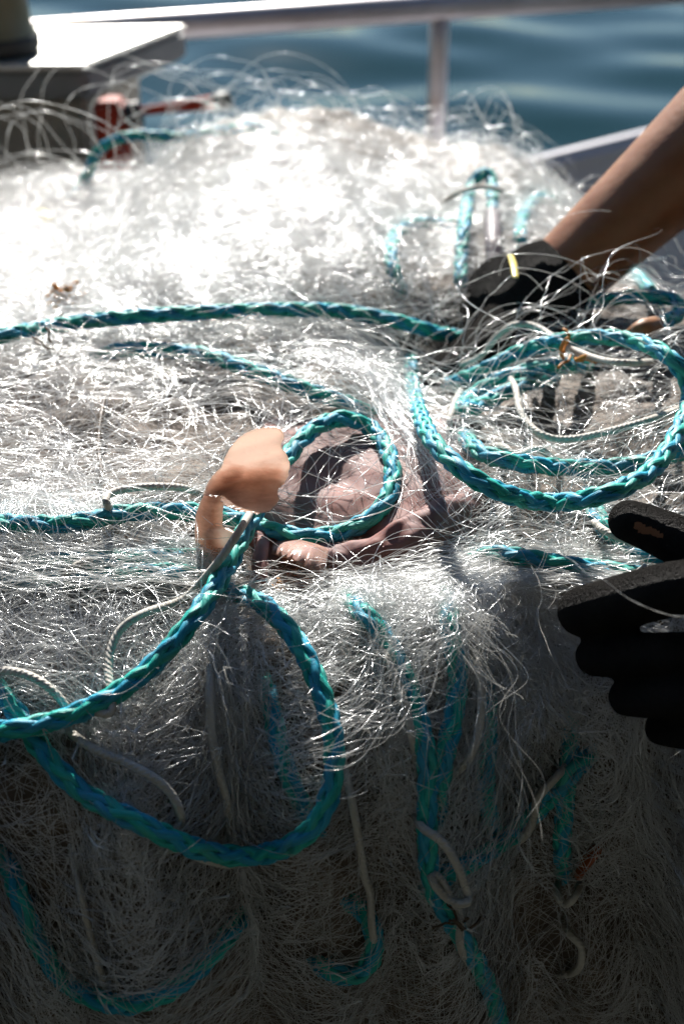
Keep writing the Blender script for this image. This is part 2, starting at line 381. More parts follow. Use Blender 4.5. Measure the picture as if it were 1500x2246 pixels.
def build_bucket():
    p = atZ(-10, 128, ZLID); cx, cyy = p.x - 0.0, p.y + 0.03
    t = tag(empty('bucket', (cx, cyy, ZLID)), 'small olive plastic bucket standing on the locker lid', 'bucket')
    z = ZLID + 0.001
    lathe('pail', [(0.034, z), (0.036, z + 0.004), (0.036, z + 0.018), (0.033, z + 0.022), (0.030, z + 0.06), (0.032, z + 0.064), (0.032, z + 0.07), (0.029, z + 0.07), (0.027, z + 0.03)], 40, M['olive'], t, cx, cyy)
    lathe('base_ring', [(0.0375, z + 0.001), (0.039, z + 0.004), (0.039, z + 0.014), (0.0375, z + 0.017)], 40, M['black'], t, cx, cyy)
    tube_obj('handle', [(cx - 0.034, cyy, z + 0.062), (cx - 0.01, cyy - 0.05, z + 0.045), (cx + 0.02, cyy - 0.045, z + 0.07), (cx + 0.034, cyy, z + 0.066)], 0.0025, M['galv'], t, 8, 0.005)
build_bucket()
def build_lever():
    p0 = atY(248, 262, 1.38)
    t = tag(empty('winch_lever', (p0.x, p0.y, 0)), 'red winch lever with black tip on a red post behind the net', 'lever')
    me = box((p0.x - 0.016, p0.y - 0.016, p0.z - 0.05), (p0.x + 0.014, p0.y + 0.016, p0.z + 0.021), 0.005); link('head', me, M['red'], t, smooth=False)
    me = box((p0.x - 0.024, p0.y - 0.02, 0.004), (p0.x + 0.022, p0.y + 0.02, p0.z - 0.052), 0.004); link('stand', me, M['red'], t, smooth=False)
    a, b = atY(278, 252, 1.37), atY(310, 247, 1.37)
    tube_obj('collar', [a, b], 0.0125, M['black'], t, 14, 0.01)
    b0, c, d = atY(306, 243, 1.37), atY(470, 224, 1.37), atY(507, 219, 1.37)
    tube_obj('bar', [b0, (b0 + c) / 2, c], [0.0045, 0.005, 0.008], M['red'], t, 12, 0.01)
    tube_obj('grip_tip', [c, d], [0.009, 0.0085], M['black'], t, 14, 0.005)
build_lever()

# ------------------------------------------------------------------ the heap of net: surface
PROF = np.array([(0.29, 0.01), (0.345, 0.30), (0.38, 0.60), (0.398, 0.80), (0.410, 0.93), (0.418, 0.99), (0.430, 1.035), (0.455, 1.064), (0.49, 1.079), (0.53, 1.090),
                 (0.60, 1.099), (0.70, 1.104), (0.80, 1.108), (0.90, 1.110), (1.0, 1.112), (1.1, 1.112), (1.18, 1.105), (1.24, 1.075), (1.28, 1.0), (1.31, 0.80), (1.33, 0.4), (1.35, 0.01)])
P3, PS = catmull([(0, y, z) for y, z in PROF], 0.006)
NV = len(P3); VS = np.linspace(0, PS[-1], NV)
US = np.arange(-0.74, 0.4601, 0.006); NU = len(US)
crest_x = np.array([-0.74, -0.45, -0.277, -0.203, -0.15, -0.105, -0.055, 0.0, 0.074, 0.13, 0.165, 0.19, 0.215, 0.25, 0.32, 0.46])
crest_d = np.array([-0.20, -0.12, -0.065, -0.062, -0.045, -0.012, 0.006, -0.002, -0.022, -0.025, -0.045, -0.07, -0.10, -0.14, -0.20, -0.32])
side_x = np.array([-0.74, -0.66, -0.52, -0.40, 0.22, 0.28, 0.34, 0.40, 0.46]); side_g = np.array([0.0, 0.45, 0.85, 1, 1, 0.93, 0.75, 0.40, 0.0])
gu = np.repeat(US[None, :], NV, 0); py_ = np.repeat(P3[:, 1][:, None], NU, 1); pz_ = np.repeat(P3[:, 2][:, None], NU, 1)
w_back = 1 / (1 + np.exp(-(py_ - 0.90) / 0.055))
up_w = np.clip((pz_ - 0.6) / 0.4, 0, 1)
gz = pz_ + np.interp(gu, crest_x, crest_d) * w_back * up_w
g_side = np.interp(gu, side_x, side_g); gz = 0.004 + (gz - 0.004) * g_side
yc = 0.8; gy = yc + (py_ - yc) * (0.75 + 0.25 * g_side)
front = np.clip((0.50 - py_) / 0.06, 0, 1)
roll = np.clip((gu + 0.03) / 0.10, 0, 1); gy = gy + 0.035 * roll * roll * (3 - 2 * roll) * np.clip((0.56 - py_) / 0.10, 0, 1)
gy = gy + front * (0.015 * np.sin(gu * 48 + 3 * pz_) + 0.008 * np.sin(gu * 101 + 1.3 + 5 * pz_))
def dent(px, py, sx, sy, dep):
    """hollow pressed into the heap around the point that picture point looks at"""
    global gz
    c = atZ(px, py, 1.10); gz = gz - dep * np.exp(-((gu - c.x) / sx) ** 2 - ((gy - c.y) / sy) ** 2) * (py_ < 1.2) * np.clip((pz_ - 0.9) / 0.15, 0, 1)
dent(790, 1120, 0.055, 0.06, 0.012)
dent(1000, 740, 0.055, 0.05, 0.045)
dent(1250, 900, 0.05, 0.05, 0.012)
dent(300, 1240, 0.10, 0.012, 0.012)
def bumpz(px, py, sx, sy, h): dent(px, py, sx, sy, -h)
bumpz(960, 1300, 0.05, 0.022, 0.020)
bumpz(200, 1350, 0.08, 0.02, 0.006)
Pg = np.stack([gu, gy, gz], 2)
fn = np.zeros((NV, NU))
for j in range(NV):
    for i in range(NU):
        p = Pg[j, i]
        fn[j, i] = 0.010 * noise.noise(Vector((p[0] * 14, p[1] * 14, p[2] * 10))) + 0.006 * noise.noise(Vector((p[0] * 45, p[1] * 45, p[2] * 25)))
def normals(Pg):
    du = np.gradient(Pg, axis=1); dv = np.gradient(Pg, axis=0); n = np.cross(du, dv); return n / (np.linalg.norm(n, axis=2)[:, :, None] + 1e-12)
Ng = normals(Pg)
Pg = Pg + Ng * fn[:, :, None]; Pg[:, :, 2] = np.maximum(Pg[:, :, 2], 0.004)
Ng = normals(Pg)
for _ in range(4):
    Ng[1:-1, 1:-1] = (Ng[1:-1, 1:-1] * 2 + Ng[:-2, 1:-1] + Ng[2:, 1:-1] + Ng[1:-1, :-2] + Ng[1:-1, 2:])
    Ng /= np.linalg.norm(Ng, axis=2)[:, :, None] + 1e-12
bvf = [(j * NU + i, j * NU + i + 1, (j + 1) * NU + i + 1, (j + 1) * NU + i) for j in range(NV - 1) for i in range(NU - 1)]
bvv = [Vector(p) for p in Pg.reshape(-1, 3)]
BVH = BVHTree.FromPolygons(bvv, bvf)
net = tag(empty('fishing_net', (0.0, 0.75, 0.0)), 'big heap of clear monofilament gill net glittering in the sun', 'fishing net')
# relief of the packed net underneath the loose threads
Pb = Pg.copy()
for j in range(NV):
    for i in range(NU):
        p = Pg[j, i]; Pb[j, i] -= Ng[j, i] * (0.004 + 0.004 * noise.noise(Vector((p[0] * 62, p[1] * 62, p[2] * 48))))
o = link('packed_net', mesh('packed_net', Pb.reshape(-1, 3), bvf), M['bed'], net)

def hit(px, py):
    d = ray(px, py).normalized(); loc, n, i, t = BVH.ray_cast(EYE, d)
    if loc is None: return None
    j, i2 = divmod(bvf[i][0], NU)
    return loc, Vector(Ng[j, i2]), d, t, j, i2
def S(px, py, lift=0.0):
    h = hit(px, py)
    if h is None:                       # the point stands above the crest, against the sea
        return atY(px, py, 1.14 - lift)
    loc, n, d, t, _, _ = h
    c = max(0.45, abs(n.dot(d)))
    return EYE + d * (t - lift / c)
def to_uv(px, py):
    h = hit(px, py)
    if h is None: return None
    return US[h[5]] + (px * 0), VS[h[4]]
def surf(u, v):
    """position and normal on the heap for arrays of (u, v)"""
    fu = np.clip((u - US[0]) / (US[1] - US[0]), 0, NU - 1.001); fv = np.clip((v - VS[0]) / (VS[1] - VS[0]), 0, NV - 1.001)
    i = fu.astype(int); j = fv.astype(int); a = (fu - i)[..., None]; b = (fv - j)[..., None]
    def L(A): return (A[j, i] * (1 - a) + A[j, i + 1] * a) * (1 - b) + (A[j + 1, i] * (1 - a) + A[j + 1, i + 1] * a) * b
    return L(Pg), L(Ng)

# ------------------------------------------------------------------ threads
def threads(name, curves_pos, radius, mat, label=None):
    """curves_pos: list of (N, n, 3) arrays, radius: list of (N, n) arrays -> one object of round threads"""
    hc = bpy.data.hair_curves.new(name)
    sizes = []; P = []; Rr = []
    for a, r in zip(curves_pos, radius):
        sizes += [a.shape[1]] * a.shape[0]; P.append(a.reshape(-1, 3)); Rr.append(np.broadcast_to(r, a.shape[:2]).reshape(-1))
    hc.add_curves(sizes)
    P = np.concatenate(P).astype(np.float32); Rr = np.concatenate(Rr).astype(np.float32)
    hc.position_data.foreach_set('vector', P.ravel())
    at = hc.attributes.get('radius') or hc.attributes.new('radius', 'FLOAT', 'POINT')
    at.data.foreach_set('value', Rr)
    hc.materials.append(mat)
    o = bpy.data.objects.new(name, hc); C.objects.link(o)
    o.parent = net; o.matrix_parent_inverse = Matrix.Translation(net.location).inverted()
    o['kind'] = 'stuff'
    return o
def smooth_noise(N, n, k):
    """N rows of smooth random signal in about -1..1 with k waves"""
    t = np.linspace(0, 1, n)[None, :]; out = np.zeros((N, n))
    for m in range(1, k + 1):
        out += rng.normal(0, 1, (N, 1)) * np.sin(2 * math.pi * (m * rng.uniform(0.6, 1.2, (N, 1)) * t + rng.uniform(0, 1, (N, 1)))) / math.sqrt(k)
    return out
def knots(N, n, r, chance, size):
    rad = np.full((N, n), r); k = rng.random((N, n)) < chance; rad[k] *= rng.uniform(size * 0.7, size * 1.2, k.sum()); return rad
HOLES = []
def hole(px, py, ru, rv, keep):
    h = hit(px, py); HOLES.append((h[0].x, VS[h[4]], ru, rv, keep))
hole(745, 1085, 0.034, 0.055, 0.30); hole(830, 1220, 0.050, 0.012, 0.25); hole(660, 1225, 0.022, 0.014, 0.15); hole(545, 1200, 0.016, 0.03, 0.25)
hole(1010, 740, 0.040, 0.045, 0.30); hole(680, 1500, 0.014, 0.03, 0.35); hole(775, 1850, 0.008, 0.06, 0.15); hole(1250, 2000, 0.03, 0.025, 0.35); hole(40, 1850, 0.014, 0.05, 0.35)
hole(1250, 870, 0.05, 0.05, 0.45); hole(1080, 640, 0.04, 0.06, 0.4); hole(440, 960, 0.03, 0.03, 0.5); hole(260, 960, 0.02, 0.03, 0.5); hole(120, 1700, 0.02, 0.02, 0.5)
def clear(pos_, rad_, u, v):
    keep = np.ones(len(u), bool)
    for cu, cv, ru, rv, k in HOLES:
        inn = ((((u - cu) / ru) ** 2 + ((v - cv) / rv) ** 2) < 1).mean(axis=1) > 0.06
        keep &= ~inn | (rng.random(len(u)) < k)
    return pos_[keep], rad_[keep]
def tangle(box_, count, length, head, spread, curl, lift, r, npts=40, arch=0.0, waves=3, chance=0.04, clump=1, cs=0.004, patchy=True):
    """loose threads that wander over the heap, started inside a box of the picture; threads of one clump run together"""
    x0, y0, x1, y1 = box_; uu, vv = [], []
    B = max(1, count // clump)
    while len(uu) < B:
        h = hit(random.uniform(x0, x1), random.uniform(y0, y1))
        if not h: continue
        if patchy and noise.noise(Vector((h[0].x * 22, VS[h[4]] * 22, 5))) < -0.08 and random.random() < 0.75: continue
        uu.append(h[0].x); vv.append(VS[h[4]])
    n = npts; N = B * clump
    e = lambda a: np.repeat(a, clump, axis=0)
    ln = rng.uniform(length[0], length[1], (B, 1)); ds = ln / n
    th = rng.normal(head, spread, (B, 1)) + math.pi * (rng.random((B, 1)) < 0.5)
    kap = rng.normal(0, curl, (B, 1)) * 0.5 + smooth_noise(B, n, 3) * curl
    ang = th + np.cumsum(kap * ds, axis=1)
    ang = ang - (ang.mean(axis=1, keepdims=True) - th)
    ang = e(ang); ds = e(ds) * (1 + rng.normal(0, 0.12, (N, 1)) * (clump > 1))
    if clump > 1: ang = ang + rng.normal(0, 0.10, (N, 1)) + smooth_noise(N, n, 3) * 0.16
    du = np.cumsum(np.cos(ang) * ds, axis=1); dv = np.cumsum(np.sin(ang) * ds, axis=1)
    off = rng.normal(0, cs, (N, 1)) * (1 + 0.6 * smooth_noise(N, n, 2)) if clump > 1 else 0.0
    sh = rng.normal(0, cs * 3, (N, 1)) if clump > 1 else 0.0
    u = e(np.array(uu)[:, None]) + du - du.mean(axis=1, keepdims=True) - np.sin(ang) * off + np.cos(ang) * sh
    v = e(np.array(vv)[:, None]) + dv - dv.mean(axis=1, keepdims=True) + np.cos(ang) * off + np.sin(ang) * sh
    base = lift[0] + (lift[1] - lift[0]) * rng.random((N, 1)) ** 1.8
    t = np.linspace(0, 1, n)[None, :]
    h = base * (0.55 + 0.45 * smooth_noise(N, n, waves)) + arch * rng.random((N, 1)) ** 2 * np.sin(math.pi * t)
    h = np.maximum(h, 0.0002 + 0.002 * rng.random((N, 1)))
    p, nn = surf(u, v)
    return clear(p + nn * h[..., None], knots(N, n, r, chance, 1.9), u, v)
def fan(guides, count, spread0, spread1, r, npts=40, wob=0.002, chance=0.04, lift_sd=0.003):
    """a bundle of threads along guide curves: guides = list of (px, py, lift), spread in metres from start to end"""
    P, s = catmull([S(*g) for g in guides], 0.004)
    q = np.linspace(0, len(P) - 1, npts); P = np.stack([np.interp(q, np.arange(len(P)), P[:, k]) for k in range(3)], 1)
    T, N_, B_ = frames(P)
    t = np.linspace(0, 1, npts)[None, :]
    if isinstance(spread0, (list, tuple)):
        sp = np.interp(t, np.linspace(0, 1, len(spread0)), spread0)
    else: sp = spread0 + (spread1 - spread0) * t
    a = np.clip(rng.normal(0, 1, (count, 1)), -1.7, 1.7) * sp + smooth_noise(count, npts, 4) * wob
    b = np.clip(rng.normal(0, 0.3, (count, 1)), -0.6, 0.4) * np.minimum(sp, 0.015) * 0.6 + smooth_noise(count, npts, 4) * wob * 0.7
    pos = P[None] + a[..., None] * B_[None] + b[..., None] * N_[None]
    # random start and end so that the bundle has no common cut
    return pos, knots(count, npts, r, chance, 1.9)

def stars(box_, count, r=0.00013, npts=12):
    """knots where several meshes are drawn together, threads running out from each"""
    P_, R_ = [], []
    x0, y0, x1, y1 = box_
    for _ in range(count):
        h = hit(random.uniform(x0, x1), random.uniform(y0, y1))
        if not h: continue
        k = random.randint(4, 8); th = rng.uniform(0, 2 * math.pi, (k, 1)); t = np.linspace(0, 1, npts)[None, :]
        ln = rng.uniform(0.02, 0.075, (k, 1)); kap = rng.normal(0, 14, (k, 1))
        ang = th + kap * ln * t
        u = h[0].x + np.cumsum(np.cos(ang) * ln / npts, 1) - np.cos(ang[:, :1]) * ln / npts; v = VS[h[4]] + np.cumsum(np.sin(ang) * ln / npts, 1) - np.sin(ang[:, :1]) * ln / npts
        lift = random.uniform(0.004, 0.022) * (1 - t) ** 1.3 + rng.uniform(0.0, 0.006, (k, 1)) * t + 0.002 * np.sin(math.pi * t)
        p, n_ = surf(u, v); rr = np.full((k, npts), r); rr[:, 0] = 0.00042
        q = clear(p + n_ * lift[..., None], rr, u, v); P_.append(q[0]); R_.append(q[1])
    return np.concatenate(P_), np.concatenate(R_)
def hoops(px0, px1, pyb, y0, n, width, height, npts=32):
    """slack meshes of the net standing up in crossing hoops along the crest"""
    x0, x1 = atY(px0, pyb, y0).x, atY(px1, pyb, y0).x; zb = atY(px0, pyb, y0).z
    c = (np.linspace(x0, x1, n) + rng.normal(0, 0.006, n))[:, None]; w = rng.uniform(*width, (n, 1)); h = rng.uniform(*height, (n, 1))
    t = np.linspace(0, 1, npts)[None, :]; a = math.pi * t
    x = c - w / 2 * np.cos(a) * (1 + 0.08 * np.sin(a)) + 0.25 * w * rng.normal(0, 0.5, (n, 1)) * np.sin(a) + 0.0035 * smooth_noise(n, npts, 4)
    z = zb - 0.012 + (h + 0.012) * np.sin(a) ** 0.85 + 0.0025 * smooth_noise(n, npts, 4)
    y = y0 + rng.normal(0, 0.02, (n, 1)) + rng.normal(0, 0.03, (n, 1)) * (t - 0.5) + 0.003 * smooth_noise(n, npts, 3)
    return np.stack([x, y, z], 2), knots(n, npts, 0.00022, 0.16, 2.3)
def meshes(px, py, w, h, cell, ang, lift, r=0.00014):
    """a slack patch of knotted diamond mesh lying over the heap"""
    g = hit(px, py); cu, cv = g[0].x, VS[g[4]]; P_, R_ = [], []
    per = 6
    for fam in (-1, 1):
        n = int((w + h) / cell) + 1
        a0 = ((np.arange(n) - n / 2) * cell)[:, None]; k = int(h / cell * per); t = np.linspace(-h / 2, h / 2, k)[None, :]
        a = a0 + fam * t * 0.8; b = t + 0 * a0
        bow = 0.10 * cell * np.sin(2 * math.pi * t / cell)                      # each bar sags between its knots
        a = a + bow
        wa = a + 0.010 * np.sin(b * 70 + px) + 0.007 * np.sin(a * 95 + b * 40 + py) + 0.004 * np.sin(b * 190 + a * 60)
        wb = b * (0.85 + 0.15 * np.sin(a * 30 + px)) + 0.009 * np.sin(a * 80 + px * 2) + 0.005 * np.sin(a * 150 - b * 90)
        u = cu + wa * math.cos(ang) - wb * math.sin(ang); v = cv + wa * math.sin(ang) + wb * math.cos(ang)
        l_ = lift * (0.6 + 0.4 * np.sin(a * 60 + b * 75 + px)) + 0.002
        p, n_ = surf(u, v); rr = np.full(a.shape, r); rr[:, ::per] = r * 2.4
        q = clear(p + n_ * l_[..., None], rr, u, v); P_.append(q[0]); R_.append(q[1])
    return P_, R_
def add_meshes(*a):
    for p, r_ in zip(*meshes(*a)): pos.append(p); rad.append(r_)
net_sets = []
pos, rad = [], []
def add(pr): pos.append(pr[0]); rad.append(pr[1])
def flush(name):
    global pos, rad
    threads(name, pos, rad, M['nylon']); pos, rad = [], []
HZ = 0.0; VT = math.pi / 2
# far, sun-struck back of the heap
add(tangle((60, 380, 1150, 700), 900, (0.20, 0.50), HZ, 0.40, 16, (0.0, 0.018), 0.00016, arch=0.015, clump=8, cs=.006, patchy=False))
add(tangle((-350, 380, 1300, 720), 1150, (0.20, 0.50), HZ, 0.40, 16, (0.0, 0.018), 0.00016, arch=0.015, clump=8, cs=.006, patchy=False))
add(tangle((-350, 380, 1300, 720), 600, (0.14, 0.40), HZ, 0.7, 26, (0.0, 0.020), 0.00016, arch=0.015, patchy=False))
add(tangle((-350, 320, 1250, 560), 350, (0.10, 0.28), HZ, 0.8, 26, (0.0, 0.016), 0.00018, arch=0.02, chance=.08, patchy=False))
add(hoops(220, 620, 300, 1.12, 11, (0.09, 0.15), (0.045, 0.072))); add(hoops(420, 800, 290, 1.14, 16, (0.07, 0.12), (0.02, 0.04))); add(hoops(640, 1010, 330, 1.12, 22, (0.04, 0.09), (0.015, 0.032)))
add(hoops(1030, 1130, 350, 1.07, 8, (0.03, 0.05), (0.03, 0.052))); add(hoops(-200, 240, 440, 1.04, 10, (0.08, 0.18), (0.02, 0.07))); add(hoops(-200, 160, 420, 1.00, 6, (0.10, 0.20), (0.05, 0.085)))
add(hoops(1100, 1290, 480, 1.0, 14, (0.04, 0.08), (0.01, 0.03))); add(hoops(480, 950, 370, 1.08, 30, (0.03, 0.09), (0.01, 0.03)))
flush('crest_twine')
# middle, combed sideways
add(tangle((-350, 690, 930, 1290), 820, (0.25, 0.60), HZ - 0.1, 0.26, 11, (0.0, 0.014), 0.000115, npts=54, arch=0.014, clump=7, cs=.006))
add(tangle((-350, 690, 930, 1290), 330, (0.14, 0.40), HZ, 0.9, 30, (0.0, 0.020), 0.00012, npts=54, arch=0.02))
add(stars((-200, 720, 950, 1290), 90)); add(tangle((-200, 880, 1000, 1300), 150, (0.20, 0.50), HZ - 0.1, 0.5, 14, (0.010, 0.034), 0.00013, npts=54, arch=.012, patchy=False))
flush('combed_twine')
# right hand coil
add(tangle((900, 620, 1750, 1250), 340, (0.16, 0.42), HZ + 0.2, 0.7, 20, (0.0, 0.016), 0.000115, arch=0.02, clump=4))
add(tangle((880, 600, 1400, 860), 110, (0.14, 0.32), HZ + 0.5, 0.6, 15, (0.012, 0.05), 0.00015, arch=0.05)); add(stars((900, 760, 1500, 1250), 50))
add(tangle((950, 760, 1500, 1200), 120, (0.16, 0.40), HZ + 0.2, 0.8, 16, (0.015, 0.040), 0.00013, arch=.02, patchy=False))
flush('coil_twine')
# rolled front edge in the sun
add(tangle((-350, 1270, 1350, 1660), 1250, (0.16, 0.42), HZ, 0.6, 20, (0.0, 0.012), 0.000115, npts=48, arch=0.012, clump=6, cs=.006))
add(tangle((-350, 1290, 1350, 1620), 420, (0.08, 0.24), VT, 0.9, 34, (0.0, 0.014), 0.00011)); add(stars((-200, 1290, 1300, 1700), 130))
add(tangle((-200, 1300, 1300, 1750), 200, (0.12, 0.36), HZ, 1.0, 22, (0.010, 0.030), 0.00012, npts=48, arch=.01, patchy=False))
flush('edge_twine')
# hanging front in shade
add(tangle((-350, 1560, 1750, 2450), 1500, (0.20, 0.50), VT, 0.30, 9, (0.0, 0.018), 0.00012, npts=48, clump=9, cs=.007))
add(tangle((-350, 1560, 1750, 2450), 700, (0.14, 0.40), HZ, 1.1, 18, (0.0, 0.020), 0.00012, npts=48)); add(stars((-200, 1600, 1600, 2300), 170))
flush('hanging_twine')
for a in ((200, 950, .10, .06, .016, .2, .012), (650, 800, .09, .05, .016, -.3, .012), (330, 1420, .09, .05, .015, .5, .010), (700, 1450, .08, .06, .015, -.4, .012), (250, 1900, .10, .09, .017, .15, .012),
          (620, 2050, .10, .10, .017, -.2, .012), (1000, 1850, .09, .09, .016, .3, .012), (1300, 1800, .10, .10, .017, -.1, .012), (1180, 1420, .06, .05, .014, .6, .014), (1350, 860, .07, .06, .016, .2, .016)): add_meshes(*a)
flush('knotted_mesh')
# bundles drawn together
add(fan([(560, 690, .01), (700, 730, .012), (800, 800, .014), (880, 900, .016), (950, 990, .014), (1010, 1070, .006), (1060, 1110, .002)], 90, [0.026, 0.020, 0.014, 0.009, 0.012, 0.026], 0, 0.00013, wob=.004))
add(fan([(480, 1345, .004), (470, 1460, .010), (470, 1580, .010), (480, 1720, .008), (500, 1900, .006)], 80, [0.004, 0.010, 0.018, 0.026, 0.04], 0, 0.00012, wob=.006))
add(fan([(640, 1320, .004), (780, 1310, .008), (930, 1280, .010), (1080, 1240, .010), (1230, 1230, .008), (1400, 1250, .010)], 260, [0.012, 0.013, 0.011, 0.010, 0.012, 0.014], 0, 0.000125, wob=.003))
add(fan([(985, 1300, .012), (1060, 1360, .012), (1140, 1420, .012), (1210, 1480, .010), (1260, 1560, .008)], 170, [0.008, 0.014, 0.018, 0.022, 0.03], 0, 0.00012, wob=.005))
add(fan([(980, 1300, .012), (900, 1350, .012), (810, 1420, .012), (720, 1450, .010), (640, 1440, .008)], 110, [0.006, 0.014, 0.020, 0.026, 0.034], 0, 0.00012, wob=.006))
add(fan([(995, 1320, .012), (960, 1440, .012), (930, 1600, .010), (900, 1800, .010), (850, 2100, .010)], 70, [0.008, 0.020, 0.03, 0.04, 0.04], 0, 0.00012, wob=.007))
add(fan([(-60, 1150, .006), (150, 1190, .008), (330, 1220, .006), (520, 1270, .004)], 170, [0.026, 0.022, 0.014, 0.006], 0, 0.000125, wob=.004))
add(fan([(-60, 1850, .01), (60, 2050, .012), (180, 2246, .012), (260, 2400, .012)], 70, [0.012, 0.012, 0.012, 0.02], 0, 0.00012, wob=.004))
def single(pts, npts=48, where=None):
    P, s_ = catmull([(where or S)(*p) for p in pts], 0.002)
    q = np.linspace(0, len(P) - 1, npts); P = np.stack([np.interp(q, np.arange(len(P)), P[:, k]) for k in range(3)], 1) + np.stack([smooth_noise(1, npts, 5)[0] for _ in range(3)], 1) * 0.0007
    return P[None], knots(1, npts, 0.00017, 0.22, 1.9)
for pts in ([(540, 1050, .02), (600, 1066, .022), (660, 1082, .02), (730, 1090, .02), (810, 1072, .02), (900, 1040, .022), (960, 1008, .018), (1010, 985, .01)],
            [(690, 985, .014), (745, 1005, .016), (795, 1030, .017), (800, 1070, .016), (770, 1110, .014)], [(560, 1112, .022), (640, 1130, .024), (740, 1145, .024), (840, 1120, .024), (930, 1060, .022), (990, 1010, .014)],
            [(590, 1000, .018), (660, 1030, .018), (740, 1065, .017), (830, 1090, .018), (930, 1150, .022), (1010, 1200, .018)], [(720, 940, .02), (725, 1010, .018), (715, 1080, .018), (722, 1150, .02), (740, 1230, .022)],
            [(620, 1150, .02), (700, 1120, .018), (790, 1050, .018), (850, 980, .02), (890, 900, .016)],
            [(860, 800, .02), (900, 730, .04), (965, 660, .055), (1060, 605, .065), (1170, 590, .06), (1270, 625, .04), (1330, 680, .02)], [(1070, 920, .02), (1130, 800, .05), (1190, 690, .065), (1260, 610, .065), (1340, 600, .05), (1430, 640, .02)],
            [(900, 860, .02), (980, 780, .04), (1040, 690, .055), (1100, 620, .06), (1150, 600, .055), (1190, 640, .045)], [(1040, 840, .03), (1120, 740, .05), (1150, 660, .06), (1240, 580, .06), (1330, 540, .05), (1380, 580, .03)],
            [(430, 1320, .014), (450, 1410, .020), (490, 1490, .022), (560, 1512, .020), (610, 1470, .014)], [(480, 1470, .018), (500, 1560, .020), (520, 1630, .018), (500, 1700, .014), (515, 1790, .010)],
            [(560, 1400, .02), (620, 1500, .026), (690, 1560, .026), (640, 1620, .022), (560, 1600, .016)], [(1160, 1240, .03), (1190, 1300, .03), (1180, 1370, .03), (1210, 1430, .026), (1250, 1520, .02)],
            [(-40, 990, .014), (90, 1010, .02), (230, 985, .022), (370, 965, .022), (480, 1000, .016)], [(-40, 1120, .014), (110, 1085, .022), (260, 1060, .024), (380, 1090, .022), (470, 1150, .018)],
            [(600, 830, .018), (640, 900, .022), (610, 960, .02), (560, 930, .016), (600, 880, .014)], [(700, 1560, .026), (800, 1600, .024), (880, 1570, .024), (960, 1600, .02), (1040, 1570, .012)]):
    add(single(pts))
for pts in ([(1150, 1170, .50), (1230, 1215, .475), (1300, 1262, .445), (1380, 1310, .432), (1450, 1342, .428), (1560, 1360, .43)],):
    q_ = single(pts, where=atY); add((q_[0], q_[1] * 0.6))
flush('gathered_twine')

# ------------------------------------------------------------------ braided ropes
def bury(pts, ends):
    """both ends dive under the loose threads"""
    if not ends: return pts
    out = list(pts)
    a, b = out[0], out[1]; out.insert(0, (a[0] + (a[0] - b[0]) * 0.5, a[1] + (a[1] - b[1]) * 0.5, -0.028))
    a, b = out[-1], out[-2]; out.append((a[0] + (a[0] - b[0]) * 0.5, a[1] + (a[1] - b[1]) * 0.5, -0.028))
    out[1] = (out[1][0], out[1][1], min(out[1][2], -0.010)); out[-2] = (out[-2][0], out[-2][1], min(out[-2][2], -0.010))
    return out
def rope(label, pts, Rr=0.0044, pitch=0.068, detail=1.0, name='braided_rope', raise_=0.0005, ends=True):
    q = [S(p[0], p[1], p[2] + raise_) for p in bury(pts, ends)]
    P, s = catmull(q, 0.0028 / detail)
    T, N, B = frames(P)
    t = tag(empty(name, Vector(P[0])), label, 'rope', 'blue and green braided ropes in the net')
    w = 2 * math.pi / pitch; rs = 0.46 * Rr
    for i in range(8):
        cw = i < 4; ph = (i % 4) * math.pi / 2 + (0 if cw else math.pi / 4)
        sg = 1 if cw else -1
        th = ph + sg * w * s
        rad = 0.63 * Rr + sg * 0.15 * Rr * np.sin(4 * w * s) + 0.03 * Rr * np.sin(s * 900 + i)
        rdir = np.cos(th)[:, None] * N + np.sin(th)[:, None] * B
        cpos = P + rdir * rad[:, None]
        tang = np.gradient(cpos, axis=0); tang /= np.linalg.norm(tang, axis=1)[:, None] + 1e-12
        side = np.cross(tang, rdir)
        v, f, u = [], [], []
        sweep(cpos, rdir, side, rs * 0.66, rs * 0.96, 7, v, f, u, s)
        green = (i in (0, 2, 5, 7)) 
        nm = 'green_strand' if green else 'blue_strand'
        link(nm, mesh_uv(nm, v, f, u), M['green'] if green else M['blue'], t)
    v, f, u = [], [], []
    sweep(P, N, B, 0.62 * Rr, 0.62 * Rr, 8, v, f, u, s)
    link('core', mesh_uv('core', v, f, u), M['teal'], t)
    return t
rope('thick blue-green rope curling from the lower left edge into the small loop beside the fin',
     [(-120, 1640, .012), (0, 1606, .014), (120, 1582, .016), (240, 1530, .017), (340, 1455, .017), (430, 1350, .016), (500, 1240, .020), (550, 1140, .024), (595, 1060, .024), (640, 990, .018), (690, 940, .013), (755, 918, .012),
      (820, 945, .011), (858, 1010, .011), (855, 1080, .012), (820, 1130, .013), (750, 1168, .014), (660, 1178, .014), (570, 1155, .010), (480, 1130, .006), (400, 1122, .009), (280, 1125, .010), (140, 1150, .009), (0, 1147, .008), (-120, 1140, .006)])
rope('blue-green rope hanging in a wide loop down the dark front of the net',
     [(400, 1290, -.004), (450, 1283, .004), (505, 1298, .008), (575, 1325, .012), (650, 1405, .014), (705, 1520, .016), (733, 1640, .018), (718, 1760, .018), (660, 1840, .018), (560, 1878, .016), (440, 1865, .016), (310, 1808, .016), (180, 1738, .014), (95, 1650, .012), (40, 1570, .008), (-20, 1500, .006), (-120, 1440, .005)])
